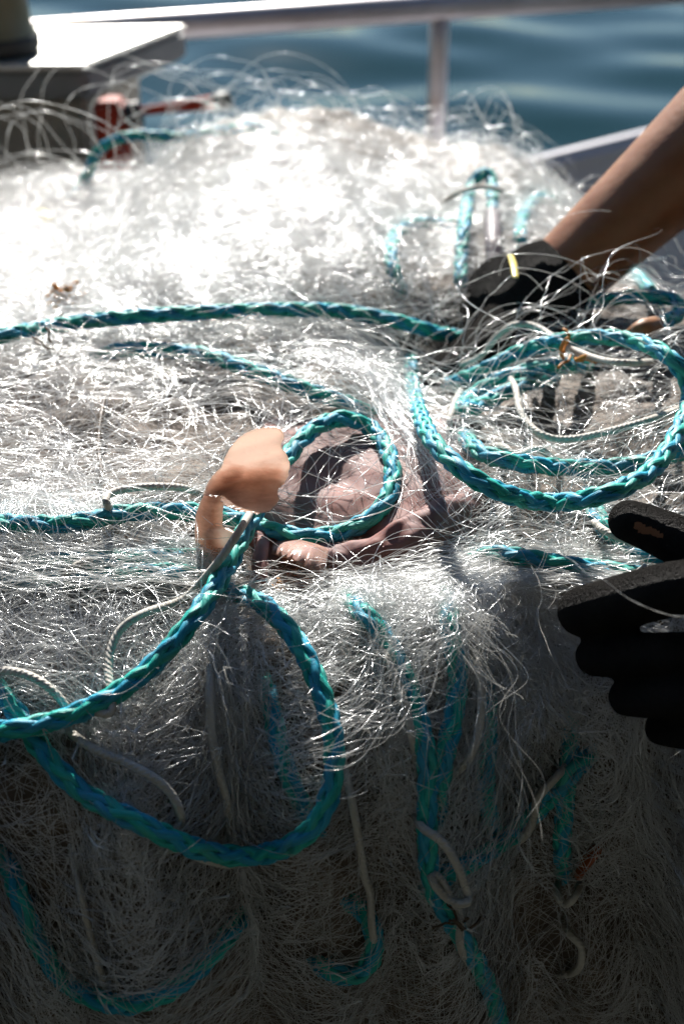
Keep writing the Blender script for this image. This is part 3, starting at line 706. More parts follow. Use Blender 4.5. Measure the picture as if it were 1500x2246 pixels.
rope('large open coil of blue-green rope lying between the two gloved hands',
     [(900, 790, .004), (905, 850, .014), (935, 945, .018), (1000, 1020, .018), (1095, 1078, .018), (1205, 1102, .018), (1320, 1086, .018), (1425, 1035, .018), (1488, 945, .020), (1512, 860, .022), (1470, 785, .026), (1375, 744, .028), (1260, 742, .028), (1150, 768, .026), (1060, 812, .022), (990, 840, .012), (940, 850, -.004)], raise_=0.012)
rope('short blue-green rope bend nested inside the upper part of the big coil',
     [(1290, 800, .000), (1235, 803, .008), (1160, 812, .012), (1090, 835, .014), (1035, 868, .013), (1015, 900, .010), (1060, 885, .006), (1130, 850, .004), (1200, 830, -.004)], raise_=0.010)
rope('straight blue-green rope crossing the bottom of the big coil beneath it',
     [(1020, 960, -.004), (1050, 990, .006), (1120, 1012, .008), (1220, 1024, .008), (1330, 1025, .008), (1430, 1010, .006), (1520, 985, .004), (1620, 950, .004)], raise_=0.008)
rope('long blue-green rope stretched across the net below the white glare',
     [(-140, 770, .010), (0, 737, .012), (120, 714, .012), (260, 697, .013), (420, 686, .014), (580, 680, .014), (720, 680, .014), (820, 693, .015), (900, 712, .016), (960, 730, .014), (1040, 742, .010)], raise_=0.008)
rope('half-buried blue-green rope sloping down toward the top of the small loop',
     [(200, 790, -.005), (260, 768, .006), (350, 768, .009), (450, 778, .009), (560, 815, .007), (680, 858, .002), (760, 885, -.003), (830, 915, -.008)], raise_=0.003)
rope('blue-green rope running level at the left under combed threads, upper of the low pair',
     [(40, 1250, -.004), (110, 1234, .004), (220, 1228, .005), (330, 1226, .003), (430, 1222, -.002), (480, 1225, -.006)])
rope('blue-green rope just left of the fin base, lower of the low pair',
     [(-60, 1270, .0), (60, 1276, .003), (180, 1272, .005), (300, 1258, .006), (400, 1258, .005), (470, 1275, -.002)])
rope('blurred blue-green rope arching over the far left shoulder of the net',
     [(150, 440, -.004), (190, 385, .010), (212, 335, .020), (255, 305, .024), (320, 295, .020), (400, 300, .012), (470, 290, .010), (560, 278, .008), (610, 300, .0)], detail=.7)
rope('blurred upright loop of rope poking out of the net crest above the far glove',
     [(1010, 620, .002), (1012, 560, .012), (1018, 490, .020), (1030, 420, .026), (1050, 385, .030), (1068, 378, .030), (1078, 400, .028), (1080, 450, .024), (1080, 480, .020)], detail=.7, ends=False)
rope('blurred rope curve left of the upright loop, beside the white glare',
     [(890, 660, .0), (868, 610, .008), (856, 550, .012), (875, 505, .012), (930, 488, .012), (990, 492, .006), (1030, 500, -.004)], detail=.7)
rope('blurred pale-blue rope bend on the far right shoulder near the arm',
     [(1150, 570, .0), (1140, 520, .010), (1150, 465, .014), (1180, 435, .014), (1215, 440, .010), (1245, 480, .002)], detail=.7)
rope('dark teal rope bending at the right edge behind the big coil',
     [(1280, 668, .004), (1340, 655, .014), (1420, 650, .020), (1482, 660, .022), (1486, 690, .022), (1450, 708, .020), (1420, 716, .018)], detail=.8, ends=False)
rope('thin stretch of teal rope under the forearm at the right edge',
     [(1340, 560, .006), (1380, 590, .012), (1420, 630, .010), (1450, 680, .0)], Rr=.0042, detail=.8)
rope('blue-green rope lit inside the white bundle in front of the glove fingertips',
     [(1010, 1250, -.002), (1070, 1218, .008), (1150, 1224, .012), (1240, 1240, .013), (1320, 1250, .013), (1390, 1258, .010), (1460, 1280, .004)])
rope('shaded teal rope passing behind the gloved thumb',
     [(1290, 1090, -.004), (1310, 1130, .004), (1340, 1175, .006), (1400, 1205, .008), (1470, 1225, .008), (1560, 1240, .006)])
rope('blue-green rope hanging straight down from the white bundle, nearest the glove',
     [(975, 1280, -.004), (982, 1340, .006), (992, 1410, .010), (1004, 1480, .011), (995, 1570, .011), (975, 1660, .010), (962, 1740, .006), (955, 1820, -.004)])
rope('blue-green rope hanging in a long S beside the straight one, down to the bottom edge',
     [(740, 1310, -.002), (790, 1340, .005), (845, 1400, .009), (890, 1490, .010), (922, 1590, .012), (938, 1700, .012), (936, 1820, .012), (948, 1940, .011), (995, 2030, .009), (1050, 2120, .009), (1090, 2220, .009), (1110, 2330, .009)])
rope('dim blue-green rope slanting from lower middle up toward the right in shade',
     [(930, 1950, -.002), (970, 1925, .006), (1050, 1880, .009), (1130, 1825, .010), (1200, 1755, .010), (1260, 1690, .007), (1310, 1640, .0)])
rope('dim teal rope hanging near the orange tag at the lower right',
     [(1255, 1560, -.003), (1248, 1660, .004), (1240, 1760, .006), (1232, 1860, .006), (1240, 1930, .002)], Rr=.0042)
rope('short dim teal rope hanging midway between the long S and the glove',
     [(1055, 1420, -.003), (1068, 1520, .003), (1070, 1620, .005), (1064, 1720, .005), (1075, 1800, .004), (1100, 1850, -.002)], Rr=.0042)
rope('very dim rope sagging along the bottom left corner of the net',
     [(0, 1830, .0), (40, 1960, .005), (85, 2070, .006), (150, 2160, .007), (260, 2205, .007), (360, 2180, .006), (440, 2120, .005), (510, 2040, .003), (545, 1980, -.004)], raise_=-.001)
rope('very dim rope hook near the bottom middle of the net',
     [(680, 2095, -.002), (720, 2130, .004), (780, 2140, .006), (820, 2090, .006), (805, 2010, .004), (745, 1965, -.002)], raise_=-.001)
rope('deep-set teal rope glimpsed behind the hanging loop',
     [(580, 1480, -.004), (600, 1580, .001), (625, 1680, .002), (660, 1760, .001), (700, 1830, -.004)], Rr=.0042)

# ------------------------------------------------------------------ white cords
def cord(label, pts, r=0.0018, name='white_cord', raise_=0.004, ends=True):
    q = [S(p[0], p[1], p[2] + raise_) for p in bury(pts, ends)]; P, s = catmull(q, 0.0025); T, N, B = frames(P)
    v, f, u = [], [], []
    sweep(P, N, B, r, r, 8, v, f, u, s)
    o = link(name, mesh_uv(name, v, f, u), M['cord'])
    return tag(o, label, 'cord', 'thin white cords in the net')
cord('white cord curving from under the fin down to a hook beside the thick rope',
     [(560, 1105, .026), (540, 1140, .026), (495, 1210, .024), (440, 1278, .016), (395, 1318, .012), (310, 1348, .010), (258, 1390, .010), (238, 1460, .012), (246, 1535, .013), (240, 1566, .013), (205, 1560, .013), (165, 1548, .008)])
cord('white cord at the left edge passing under the thick rope into shade',
     [(-80, 1480, .006), (0, 1470, .009), (70, 1485, .010), (125, 1525, .010), (160, 1580, .006), (150, 1600, .006), (200, 1640, .010), (310, 1690, .010), (370, 1735, .010), (397, 1790, .009), (390, 1830, .002)])
cord('white cord hanging straight down inside the wide rope loop',
     [(458, 1420, .002), (460, 1500, .012), (464, 1600, .012), (480, 1690, .010), (500, 1770, .009), (512, 1860, .008)])
cord('short white cord bight under the bottom of the wide rope loop', [(355, 1868, .006), (395, 1862, .010), (430, 1880, .012), (490, 1896, .010), (540, 1895, .003)])
cord('white cord arching above the big rope coil in front of the far glove',
     [(940, 835, .010), (980, 812, .020), (1050, 784, .028), (1088, 740, .034), (1128, 712, .036), (1180, 718, .036), (1240, 757, .034), (1310, 787, .032), (1385, 796, .030), (1450, 790, .020)])
cord('white cord snaking in an S through the middle of the big rope coil',
     [(985, 975, .008), (988, 910, .014), (1020, 848, .018), (1095, 815, .020), (1128, 845, .018), (1142, 905, .016), (1185, 952, .016), (1250, 963, .016), (1350, 942, .018), (1440, 915, .020), (1530, 880, .020)])
cord('small white cord squiggle low inside the big rope coil', [(1080, 978, .006), (1105, 980, .010), (1132, 1000, .011), (1172, 984, .011), (1205, 998, .009), (1225, 1015, .004)])
cord('white cord bow lying above the rope left of the fin', [(260, 1130, .012), (235, 1108, .013), (242, 1082, .013), (310, 1068, .012), (400, 1070, .010), (455, 1090, .004)])
cord('thin white cord end slanting between the two low ropes at left', [(125, 1280, .004), (150, 1252, .010), (185, 1232, .010), (215, 1222, .004)], r=.0018)
cord('white cord gathered with threads beside the long hanging S rope', [(800, 1380, .004), (840, 1430, .010), (868, 1490, .012), (892, 1560, .012), (908, 1640, .008), (915, 1700, .002)])
cord('white cord bowing down from the white bundle right of the straight rope', [(1030, 1400, .004), (1046, 1450, .010), (1056, 1520, .011), (1050, 1600, .010), (1025, 1670, .009), (975, 1712, .006)])
cord('white cord crossing the slanting dim rope', [(1262, 1660, .004), (1225, 1700, .012), (1180, 1752, .015), (1166, 1810, .014), (1140, 1845, .010), (1110, 1855, .004)])
cord('white cord doubled into a hairpin beside the foot of the long hanging S rope',
     [(905, 1780, .006), (925, 1815, .014), (970, 1848, .016), (1002, 1900, .016), (1026, 1965, .015), (1020, 1983, .015), (985, 1975, .014), (955, 1945, .014), (945, 1920, .012), (962, 1925, .010), (990, 1970, .010), (1008, 2010, .010), (1010, 2080, .010), (1040, 2130, .008)])
cord('long white cord hanging near the middle of the dark front', [(745, 1640, .002), (770, 1750, .008), (790, 1860, .009), (800, 1925, .010), (812, 1960, .010), (816, 2040, .009), (830, 2100, .003)], r=.0017)
cord('short white cord loop below the orange tag', [(1275, 1925, .010), (1262, 1965, .012), (1240, 1985, .012), (1222, 1965, .010), (1225, 1930, .006)])
cord('faint white cord hook at the bottom right', [(1225, 2000, .006), (1245, 2045, .010), (1275, 2080, .010), (1265, 2130, .010), (1220, 2140, .006)], raise_=0.0)
cord('pale cord crossing under the gloved thumb', [(1290, 1130, .006), (1320, 1160, .012), (1370, 1185, .014), (1430, 1200, .014), (1500, 1195, .012)])
cord('short white cord stub by the gloved forefinger', [(1385, 1268, .014), (1402, 1255, .016), (1418, 1243, .016)], ends=False)
cord('blurred cream cord draped over the upright rope loop', [(960, 450, .016), (1000, 425, .030), (1050, 408, .036), (1095, 416, .034), (1130, 440, .022)])
cord('thin faint cord lying down the left part of the dark front', [(150, 1830, .004), (175, 1950, .006), (200, 2060, .006), (225, 2150, .006), (245, 2250, .006)], r=.0015, raise_=0.0)

# ------------------------------------------------------------------ remeshed soft bodies
def bake_remesh(name, v, f, voxel, smooth=4, factor=0.5):
    me = mesh(name, v, f); o = bpy.data.objects.new(name, me); C.objects.link(o)
    m = o.modifiers.new('r', 'REMESH'); m.mode = 'VOXEL'; m.voxel_size = voxel
    if smooth:
        s = o.modifiers.new('s', 'SMOOTH'); s.iterations = smooth; s.factor = factor
    dg = bpy.context.evaluated_depsgraph_get(); out = bpy.data.meshes.new_from_object(o.evaluated_get(dg))
    bpy.data.objects.remove(o); bpy.data.meshes.remove(me); return out
def limb(v, f, pts, radii, step=0.004, sides=16, flat=1.0, nrm=None):
    """tapered tube with rounded ends added to a vertex/face list"""
    P, s = catmull(pts, step); r = np.interp(s / s[-1], np.linspace(0, 1, len(radii)), radii)
    T, N, B = frames(P)
    if nrm is not None:
        nv = np.array(nrm, float)[None, :]; N = nv - T * (T * nv).sum(1)[:, None]; N /= np.linalg.norm(N, axis=1)[:, None]; B = np.cross(T, N)
    e = []
    for sgn, idx in ((-1, 0), (1, -1)):
        for a in (0.35, 0.65, 0.87, 0.98): e.append((sgn, idx, a))
    pre = [(P[0] - T[0] * r[0] * a * 0.95, r[0] * math.sqrt(1 - a * a), N[0], B[0]) for a in (0.98, 0.87, 0.65, 0.35)]
    post_ = [(P[-1] + T[-1] * r[-1] * a * 0.95, r[-1] * math.sqrt(1 - a * a), N[-1], B[-1]) for a in (0.35, 0.65, 0.87, 0.98)]
    PP = np.array([p[0] for p in pre] + list(P) + [p[0] for p in post_]); rr = np.array([p[1] for p in pre] + list(r) + [p[1] for p in post_])
    NN = np.array([p[2] for p in pre] + list(N) + [p[2] for p in post_]); BB = np.array([p[3] for p in pre] + list(B) + [p[3] for p in post_])
    sweep(PP, NN, BB, rr * flat, rr, sides, v, f)
def ball(v, f, c, rx, ry, rz, n=14, ax=None):
    base = len(v); c = Vector(c); ax = ax or (Vector((1, 0, 0)), Vector((0, 1, 0)), Vector((0, 0, 1)))
    for i in range(n + 1):
        ph = math.pi * i / n
        for k in range(n * 2):
            a = math.pi * k / n
            v.append(tuple(c + ax[0] * (rx * math.sin(ph) * math.cos(a)) + ax[1] * (ry * math.sin(ph) * math.sin(a)) + ax[2] * (rz * math.cos(ph))))
    m = 2 * n
    for i in range(n):
        for k in range(m): f.append((base + i * m + k, base + (i + 1) * m + k, base + (i + 1) * m + (k + 1) % m, base + i * m + (k + 1) % m))

# ------------------------------------------------------------------ person: both arms reach into the frame from the right
def build_person():
    root = tag(empty('person', (0.60, 0.62, 0)), 'fisherman in black gloves reaching into the net, one bare forearm showing', 'person')
    wr_f = atY(1178, 655, 0.80); el_f = atY(1900, -10, 0.86)
    wr_n = atY(1760, 1440, 0.47); el_n = Vector((0.46, 0.40, 1.16))
    sh_f = Vector((0.60, 0.80, 1.44)); sh_n = Vector((0.60, 0.43, 1.44))
    v, f = [], []
    limb(v, f, [(0.62, 0.62, 0.92), (0.615, 0.62, 1.10), (0.60, 0.62, 1.28), (0.60, 0.62, 1.42)], [0.155, 0.145, 0.165, 0.12], 0.02, 20, flat=0.66, nrm=(1, 0, 0))
    limb(v, f, [sh_n, (0.60, 0.62, 1.45), sh_f], [0.062, 0.075, 0.062], 0.02, 16)
    limb(v, f, [(0.60, 0.62, 1.44), (0.585, 0.62, 1.54)], [0.058, 0.052], 0.02, 14)
    ball(v, f, (0.565, 0.62, 1.635), 0.098, 0.076, 0.118); ball(v, f, (0.47, 0.62, 1.622), 0.018, 0.013, 0.022)
    ball(v, f, (0.565, 0.698, 1.63), 0.018, 0.01, 0.03); ball(v, f, (0.565, 0.542, 1.63), 0.018, 0.01, 0.03)
    limb(v, f, [sh_f, (sh_f + el_f) / 2 + Vector((0.01, 0.005, -0.005)), el_f], [0.056, 0.048, 0.041], 0.015, 16)
    limb(v, f, [sh_n, (sh_n + el_n) / 2 + Vector((0.01, -0.005, 0)), el_n], [0.056, 0.048, 0.041], 0.015, 16)
    limb(v, f, [el_f, el_f.lerp(wr_f, 0.3) , el_f.lerp(wr_f, 0.65), wr_f], [0.038, 0.039, 0.031, 0.0245], 0.012, 18, flat=0.9)
    limb(v, f, [el_n, el_n.lerp(wr_n, 0.3), el_n.lerp(wr_n, 0.65), wr_n], [0.038, 0.039, 0.031, 0.0245], 0.012, 18, flat=0.9)
    for sy in (-1, 1):
        yy = 0.62 + sy * 0.095
        limb(v, f, [(0.62, yy, 0.90), (0.60, yy + sy * 0.015, 0.50), (0.62, yy + sy * 0.02, 0.10)], [0.092, 0.062, 0.046], 0.03, 16)
        limb(v, f, [(0.63, yy + sy * 0.02, 0.045), (0.46, yy + sy * 0.03, 0.036)], [0.042, 0.034], 0.02, 14)
    me = bake_remesh('body', v, f, 0.005, 6)
    for m in ('skin', 'shirt', 'trousers', 'hair'): me.materials.append(M[m])
    ef, en = el_f, el_n
    for p in me.polygons:
        c = p.center
        if c.z < 0.96: p.material_index = 2
        elif c.z > 1.49: p.material_index = 3 if (c.z > 1.69 or (c.x > 0.585 and c.z > 1.56)) else 0
        elif c.x > 0.50 and c.z > 0.9:
            p.material_index = 1
        else: p.material_index = 0
    o = bpy.data.objects.new('body', me); C.objects.link(o); o.parent = root; o.matrix_parent_inverse = Matrix.Translation(root.location).inverted()
    me.polygons.foreach_set('use_smooth', [True] * len(me.polygons))
    # far glove: cuff round the wrist, back of the hand in view, fingers closing down into the net
    v, f = [], []
    d = (wr_f - el_f).normalized()
    kn = [atY(px, py, y) for px, py, y in ((1015, 672, 0.845), (1010, 705, 0.82), (1015, 735, 0.80), (1030, 765, 0.785))]
    limb(v, f, [wr_f - d * 0.006, wr_f + d * 0.012, atY(1120, 655, 0.81)], [0.033, 0.031, 0.030], 0.004, 18, flat=0.95)
    for k in kn: limb(v, f, [atY(1140, 650, 0.81), k], [0.022, 0.0145], 0.004, 14)
    tips = [((955, 688, 0.84), (905, 712, 0.825), (885, 748, 0.805)), ((945, 715, 0.815), (900, 748, 0.80), (892, 790, 0.785)), ((950, 745, 0.795), (912, 778, 0.78), (908, 812, 0.77)), ((972, 778, 0.78), (940, 802, 0.768), (940, 828, 0.76))]
    for k, tp in zip(kn, tips):
        limb(v, f, [k] + [atY(*t) for t in tp], [0.0135, 0.0130, 0.0125, 0.0105], 0.003, 14)
    limb(v, f, [atY(1130, 690, 0.795), atY(1075, 750, 0.765), atY(1010, 800, 0.745), atY(965, 830, 0.735)], [0.019, 0.016, 0.0145, 0.012], 0.003, 14)
    g = bake_remesh('glove', v, f, 0.0021, 5); link('glove', g, M['glove'], root)['label'] = 'black rubber glove on the far hand, half hidden by threads'
    # near glove gripping the white bundle
    v, f = [], []
    X = lambda px, py, y: atY(px, py, y)
    idx = [X(1275, 1342, .470), X(1370, 1318, .462), X(1480, 1292, .458), X(1580, 1290, .462), X(1670, 1340, .470)]
    mid = [X(1305, 1440, .460), X(1390, 1438, .449), X(1500, 1436, .444), X(1590, 1428, .450), X(1680, 1410, .466)]
    rng_ = [X(1375, 1530, .446), X(1450, 1531, .435), X(1540, 1528, .432), X(1620, 1516, .442), X(1690, 1480, .462)]
    pnk = [X(1450, 1598, .440), X(1520, 1606, .429), X(1590, 1602, .430), X(1650, 1580, .442), X(1700, 1540, .462)]
    limb(v, f, idx, [0.0104, 0.0110, 0.0112, 0.0122, 0.016], 0.003, 16)
    limb(v, f, mid, [0.0084, 0.0092, 0.0090, 0.0106, 0.016], 0.003, 16)
    limb(v, f, rng_, [0.0078, 0.0086, 0.0084, 0.0100, 0.015], 0.003, 16)
    limb(v, f, pnk, [0.0070, 0.0076, 0.0076, 0.0094, 0.014], 0.003, 16)
    th = [X(1378, 1142, .512), X(1440, 1165, .508), X(1530, 1210, .500), X(1630, 1290, .490), X(1710, 1380, .480)]
    limb(v, f, th, [0.0092, 0.0108, 0.0118, 0.015, 0.020], 0.003, 16)
    for q in (idx[-1], mid[-1], rng_[-1], pnk[-1], th[-1]):
        limb(v, f, [q, X(1760, 1440, .472), wr_n], [0.017, 0.024, 0.026], 0.004, 14)
    dn = (el_n - wr_n).normalized(); limb(v, f, [wr_n, wr_n + dn * 0.05], [0.030, 0.034], 0.004, 18)
    g = bake_remesh('glove', v, f, 0.0014, 3)
    g.materials.append(M['glove']); g.materials.append(M['skin'])
    hole = X(1412, 1160, .497); ax_ = (th[2] - th[0]).normalized()
    for p in g.polygons:
        c = Vector(p.center) - hole; a = c.dot(ax_); b = (c - ax_ * a).length
        wob = 0.003 * noise.noise(Vector(p.center) * 220)
        if math.hypot(a / 0.0105, b / 0.0062) + wob * 120 < 1.0 and p.normal.y < 0.2: p.material_index = 1
    o = link('glove', g, None, root); o['label'] = 'black gloved hand gripping the net at the right edge, thumb tip torn open'
build_person()

# ------------------------------------------------------------------ fish fin and belly
def build_fin():
    D0 = 0.535
    def X(px, py, off=0.0): return atY(px, py, D0 + off)
    out = [(445, 1085), (462, 1050), (484, 1025), (500, 990), (522, 962), (552, 944), (592, 936), (617, 943), (624, 958), (615, 978), (628, 996), (635, 1018), (630, 1050), (610, 1074), (613, 1096), (596, 1119), (566, 1127), (530, 1122), (498, 1112), (483, 1096), (484, 1078), (476, 1092)]
    P, s = catmull([(x, y, 0) for x, y in out + out[:1]], 6.0); poly = P[:-1, :2]
    def inside(x, y):
        n = len(poly); c = False; j = n - 1
        for i in range(n):
            xi, yi = poly[i]; xj, yj = poly[j]
            if (yi > y) != (yj > y) and x < (xj - xi) * (y - yi) / (yj - yi) + xi: c = not c
            j = i
        return c
    def depth(x, y):
        # cupped blade: a crease runs from the stem to the middle of the free edge
        a = (x - 480) * 0.88 + (1085 - y) * 0.47; b = -(x - 480) * 0.47 + (1085 - y) * 0.88
        lo = max(0.0, (y - 1050) / 75); hi = max(0.0, (1045 - y) / 110)
        crease = math.exp(-((b - 8) / 16) ** 2) * max(0, 1 - a / 130)
        return -0.040 * lo ** 1.6 - 0.005 * hi ** 1.5 + 0.0050 * crease - 0.004 * (a / 150) ** 2 + 0.0005 * math.sin(b * 0.16 + a * 0.03)
    v, f = [], []; step = 3.2; gidx = {}
    xs = np.arange(425, 640, step); ys = np.arange(930, 1132, step)
    cells = [(i, j) for i in range(len(xs)) for j in range(len(ys)) if inside(xs[i] + step / 2, ys[j] + step / 2)]
    cs = set(cells)
    dist = lambda x, y: min(np.hypot(poly[:, 0] - x, poly[:, 1] - y).min(), 40)
    def vid(i, j, side):
        k = (i, j, side)
        if k not in gidx:
            x, y = xs[i], ys[j]; th = 0.00075 + 0.0011 * (dist(x, y) / 40)
            gidx[k] = len(v); v.append(tuple(X(x, y, depth(x, y) + side * th)))
        return gidx[k]
    for i, j in cells:
        f.append((vid(i, j, -1), vid(i, j + 1, -1), vid(i + 1, j + 1, -1), vid(i + 1, j, -1)))
        f.append((vid(i, j, 1), vid(i + 1, j, 1), vid(i + 1, j + 1, 1), vid(i, j + 1, 1)))
        for (di, dj, a, b) in ((-1, 0, (0, 0), (0, 1)), (1, 0, (1, 1), (1, 0)), (0, -1, (1, 0), (0, 0)), (0, 1, (0, 1), (1, 1))):
            if (i + di, j + dj) not in cs:
                f.append((vid(i + a[0], j + a[1], -1), vid(i + a[0], j + a[1], 1), vid(i + b[0], j + b[1], 1), vid(i + b[0], j + b[1], -1)))
    # stalk, and the small lower lobe that turns toward the viewer
    limb(v, f, [X(520, 1040, .002), X(486, 1068, .003), X(464, 1110, .004), X(458, 1160, .005), X(468, 1215, .008), X(480, 1275, .014)], [0.0022, 0.0045, 0.0062, 0.0068, 0.0074, 0.0085], 0.0015, 18, flat=0.75, nrm=(0, 1, 0))
    limb(v, f, [X(462, 1180, .002), X(492, 1178, -.004), X(514, 1186, -.008)], [0.0058, 0.0056, 0.0050], 0.0012, 16, flat=0.55, nrm=(0.3, 1, 0.1))
    me = bake_remesh('fish_fin', v, f, 0.00055, 3)
    # own tone plus painted shading: dark along stalk and crease, pale toward free edge
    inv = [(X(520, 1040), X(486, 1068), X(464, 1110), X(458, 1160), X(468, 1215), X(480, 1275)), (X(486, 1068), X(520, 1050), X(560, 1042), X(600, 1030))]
    at = me.attributes.new('tone_shade', 'FLOAT', 'POINT'); vals = np.zeros(len(me.vertices)); co_ = np.empty(len(me.vertices) * 3); me.vertices.foreach_get('co', co_); co_ = co_.reshape(-1, 3)
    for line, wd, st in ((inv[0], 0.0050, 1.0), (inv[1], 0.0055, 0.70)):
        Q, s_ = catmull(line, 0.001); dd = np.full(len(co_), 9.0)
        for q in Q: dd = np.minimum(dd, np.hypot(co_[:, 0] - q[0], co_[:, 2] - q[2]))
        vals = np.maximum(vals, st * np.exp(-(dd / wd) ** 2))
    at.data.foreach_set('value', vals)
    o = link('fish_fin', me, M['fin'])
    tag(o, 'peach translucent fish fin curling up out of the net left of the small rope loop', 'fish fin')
build_fin()
def build_belly():
    t = empty('fish', S(780, 1120, 0)); tag(t, 'pinkish-grey fish belly lying in the net inside the small rope loop', 'fish')
    # slack belly wall: an uneven sheet lying in the hollow
    v, f = [], []; nx, ny = 44, 30
    for b in range(ny):
        for a in range(nx):
            x = 575 + 470 * a / (nx - 1); y = 925 + 330 * b / (ny - 1)
            ex = ((x - 800) / 235) ** 2 + ((y - 1090) / 165) ** 2
            lf = 0.009 * max(-1.4, min(0.75, 1 - ex)) + 0.0014 * noise.noise(Vector((x / 90, y / 60, 3))) + 0.0005 * noise.noise(Vector((x / 22, y / 16, 7)))
            v.append(tuple(S(x, y, lf)))
    for b in range(ny - 1):
        for a in range(nx - 1): f.append((b * nx + a, b * nx + a + 1, (b + 1) * nx + a + 1, (b + 1) * nx + a))
    sheet = link('belly_wall', mesh('belly_wall', v, f), M['belly'], t)
    so_ = sheet.modifiers.new('thick', 'SOLIDIFY'); so_.thickness = 0.003; ss_ = sheet.modifiers.new('soft', 'SUBSURF'); ss_.levels = 1; ss_.render_levels = 1
    v, f = [], []
    limb(v, f, [S(640, 1222, .004), S(730, 1232, .006), S(820, 1222, .008), S(890, 1185, .009), S(950, 1148, .008), S(1010, 1115, .005), S(1060, 1090, -.002)], [0.0070, 0.0085, 0.0095, 0.0100, 0.0092, 0.0078, 0.006], 0.003, 16)
    limb(v, f, [S(610, 1225, .004), S(680, 1228, .004), S(760, 1232, .004)], [0.006, 0.008, 0.009], 0.003, 14)
    me = bake_remesh('belly_lip', v, f, 0.0016, 5)
    for q in me.vertices:
        n_ = noise.noise(q.co * 75) * 0.0030 + noise.noise(q.co * 190) * 0.0013; q.co += Vector((0, -0.4, 1)) * n_
    link('belly_lip', me, M['belly'], t)
    v, f = [], []
    limb(v, f, [S(578, 1188, .012), S(572, 1215, .013), S(568, 1245, .012), S(574, 1272, .010)], [0.0030, 0.0034, 0.0036, 0.0032], 0.0015, 14)
    limb(v, f, [S(556, 1182, .008), S(590, 1182, .010), S(625, 1190, .010)], [0.004, 0.0042, 0.0038], 0.0015, 14)
    link('barbel', bake_remesh('barbel', v, f, 0.0008, 3), M['belly'], t)
    # frilled flap of skin
    v, f = [], []; n = 40
    top, _ = catmull([S(600, 1188, .013), S(640, 1182, .016), S(690, 1192, .016), S(722, 1205, .014)], 0.0008)
    bot, _ = catmull([S(595, 1215, .012), S(640, 1228, .018), S(685, 1258, .019), S(712, 1262, .016)], 0.0008)
    rows = 10
    for a in range(n):
        p = Vector([np.interp(a / (n - 1) * (len(top) - 1), np.arange(len(top)), top[:, k]) for k in range(3)]); q = Vector([np.interp(a / (n - 1) * (len(bot) - 1), np.arange(len(bot)), bot[:, k]) for k in range(3)])
        for b in range(rows):
            w = b / (rows - 1); x = p.lerp(q, w); x += Vector((0, -1, 0.6)) * (0.004 * math.sin(math.pi * w) + 0.0012 * w * w * math.sin(a * 1.1) + 0.0007 * w * math.sin(a * 2.7)); v.append(tuple(x))
    for a in range(n - 1):
        for b in range(rows - 1): f.append((a * rows + b, a * rows + b + 1, (a + 1) * rows + b + 1, (a + 1) * rows + b))
    o = link('skin_flap', mesh('skin_flap', v, f), M['flap'], t)
    sm = o.modifiers.new('thick', 'SOLIDIFY'); sm.thickness = 0.0012
build_belly()

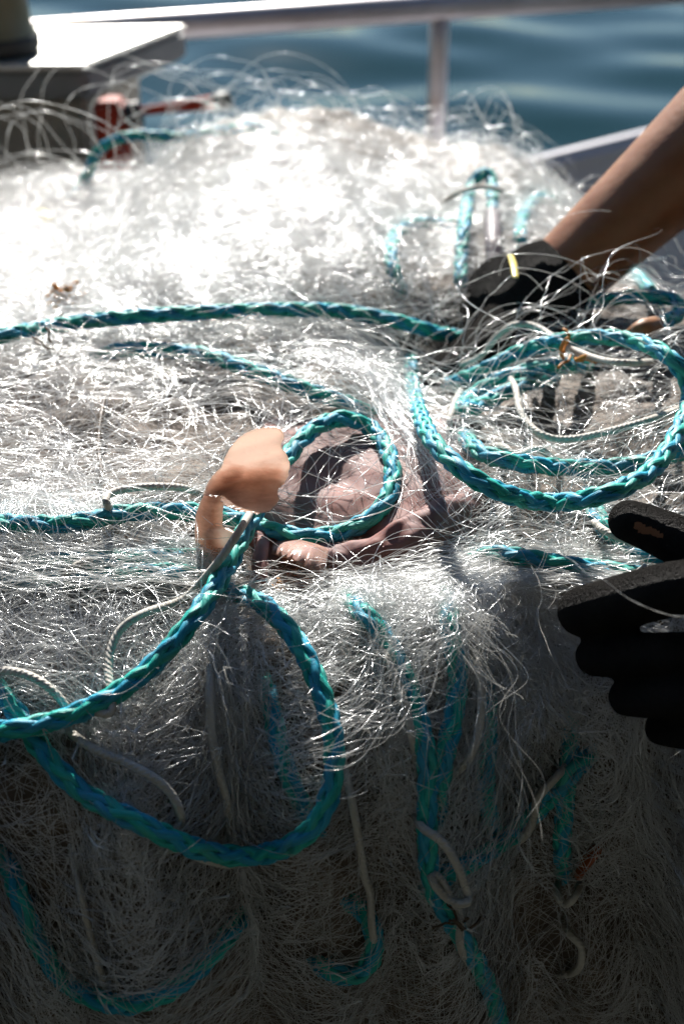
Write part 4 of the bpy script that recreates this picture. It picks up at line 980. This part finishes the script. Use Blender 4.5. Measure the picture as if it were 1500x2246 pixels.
# ------------------------------------------------------------------ small things caught in the net
def weed(name, label, px, py, lift, mat, cat, n=7, size=0.008, r=0.0006):
    v, f = [], []; c = S(px, py, lift); g = random.Random(px)
    for k in range(n):
        p = Vector(c) + Vector((g.uniform(-1, 1), g.uniform(-.6, .6), g.uniform(-.5, .5))) * size * 0.4; pts = [p]
        d = Vector((g.uniform(-1, 1), g.uniform(-.5, .5), g.uniform(-.6, 1))).normalized()
        for _ in range(4):
            d = (d + Vector((g.uniform(-1, 1), g.uniform(-1, 1), g.uniform(-1, 1))) * 0.7).normalized(); p = p + d * size * 0.4; pts.append(p)
        P, s = catmull(pts, 0.0012); T, N, B = frames(P); sweep(P, N, B, r * g.uniform(.7, 1.5), r, 5, v, f)
    o = link(name, mesh(name, v, f), M[mat]); tag(o, label, cat)
weed('seaweed', 'tuft of orange seaweed on the pale net at the left', 142, 648, .022, 'orange', 'seaweed', 16, .007, .0012)
weed('seaweed', 'orange seaweed scrap caught beside the top of the big rope coil', 1250, 785, .034, 'orange', 'seaweed', 6, .010, .0008)
weed('seaweed', 'small amber seaweed scrap below the drooping pink flap', 612, 1300, .010, 'orange', 'seaweed', 5, .004, .0006)
weed('seaweed', 'dark brown seaweed twig on the hairpin cord at the bottom', 1015, 2030, .014, 'weed', 'seaweed', 6, .008, .0006)
weed('seaweed', 'dark brown weed strand lying on the pale net at left, under the stretched rope', 120, 770, .008, 'weed', 'seaweed', 6, .009, .0007)
def stick(name, label, cat, pts, r, mat, flat=1.0):
    v, f = [], []; q = [S(*p) for p in pts]; limb(v, f, q, r if isinstance(r, list) else [r, r], 0.002, 12, flat=flat)
    o = link(name, mesh(name, v, f), M[mat]); return tag(o, label, cat)
stick('wooden_toggle', 'brown wooden toggle at the end of the dark teal rope by the right edge', 'toggle', [(1440, 712, .020), (1405, 722, .020), (1378, 738, .016)], [.0050, .0054, .0036], 'wood')
stick('rope_sleeve', 'grey sleeve on the tail of the blurred upright rope loop', 'sleeve', [(1080, 470, .024), (1081, 520, .018), (1082, 580, .010)], [.0060, .0058, .0054], 'tube')
stick('cable_tie', 'yellow tie on the cuff of the far glove', 'cable tie', [(1120, 560, .055), (1126, 580, .060), (1130, 606, .058)], [.0018, .0022, .0018], 'yellow', 0.4)
stick('orange_tag', 'dull orange tag hanging low in the shaded net at the right', 'tag', [(1306, 1868, .005), (1285, 1890, .006), (1268, 1916, .005)], [.0034, .0040, .0034], 'float', 0.5)
stick('yellow_scrap', 'yellow plastic scrap among the far threads at the left edge', 'scrap', [(92, 462, .012), (104, 478, .014), (100, 492, .012)], [.0040, .0044, .003], 'yellow', 0.4)
stick('weed_stalk', 'dark bent stalk standing in the combed threads at left', 'seaweed', [(236, 850, .002), (222, 910, .006), (216, 980, .007), (222, 1040, .006), (205, 1080, .002)], [.0008, .0013, .0012, .0010, .0006], 'weed')
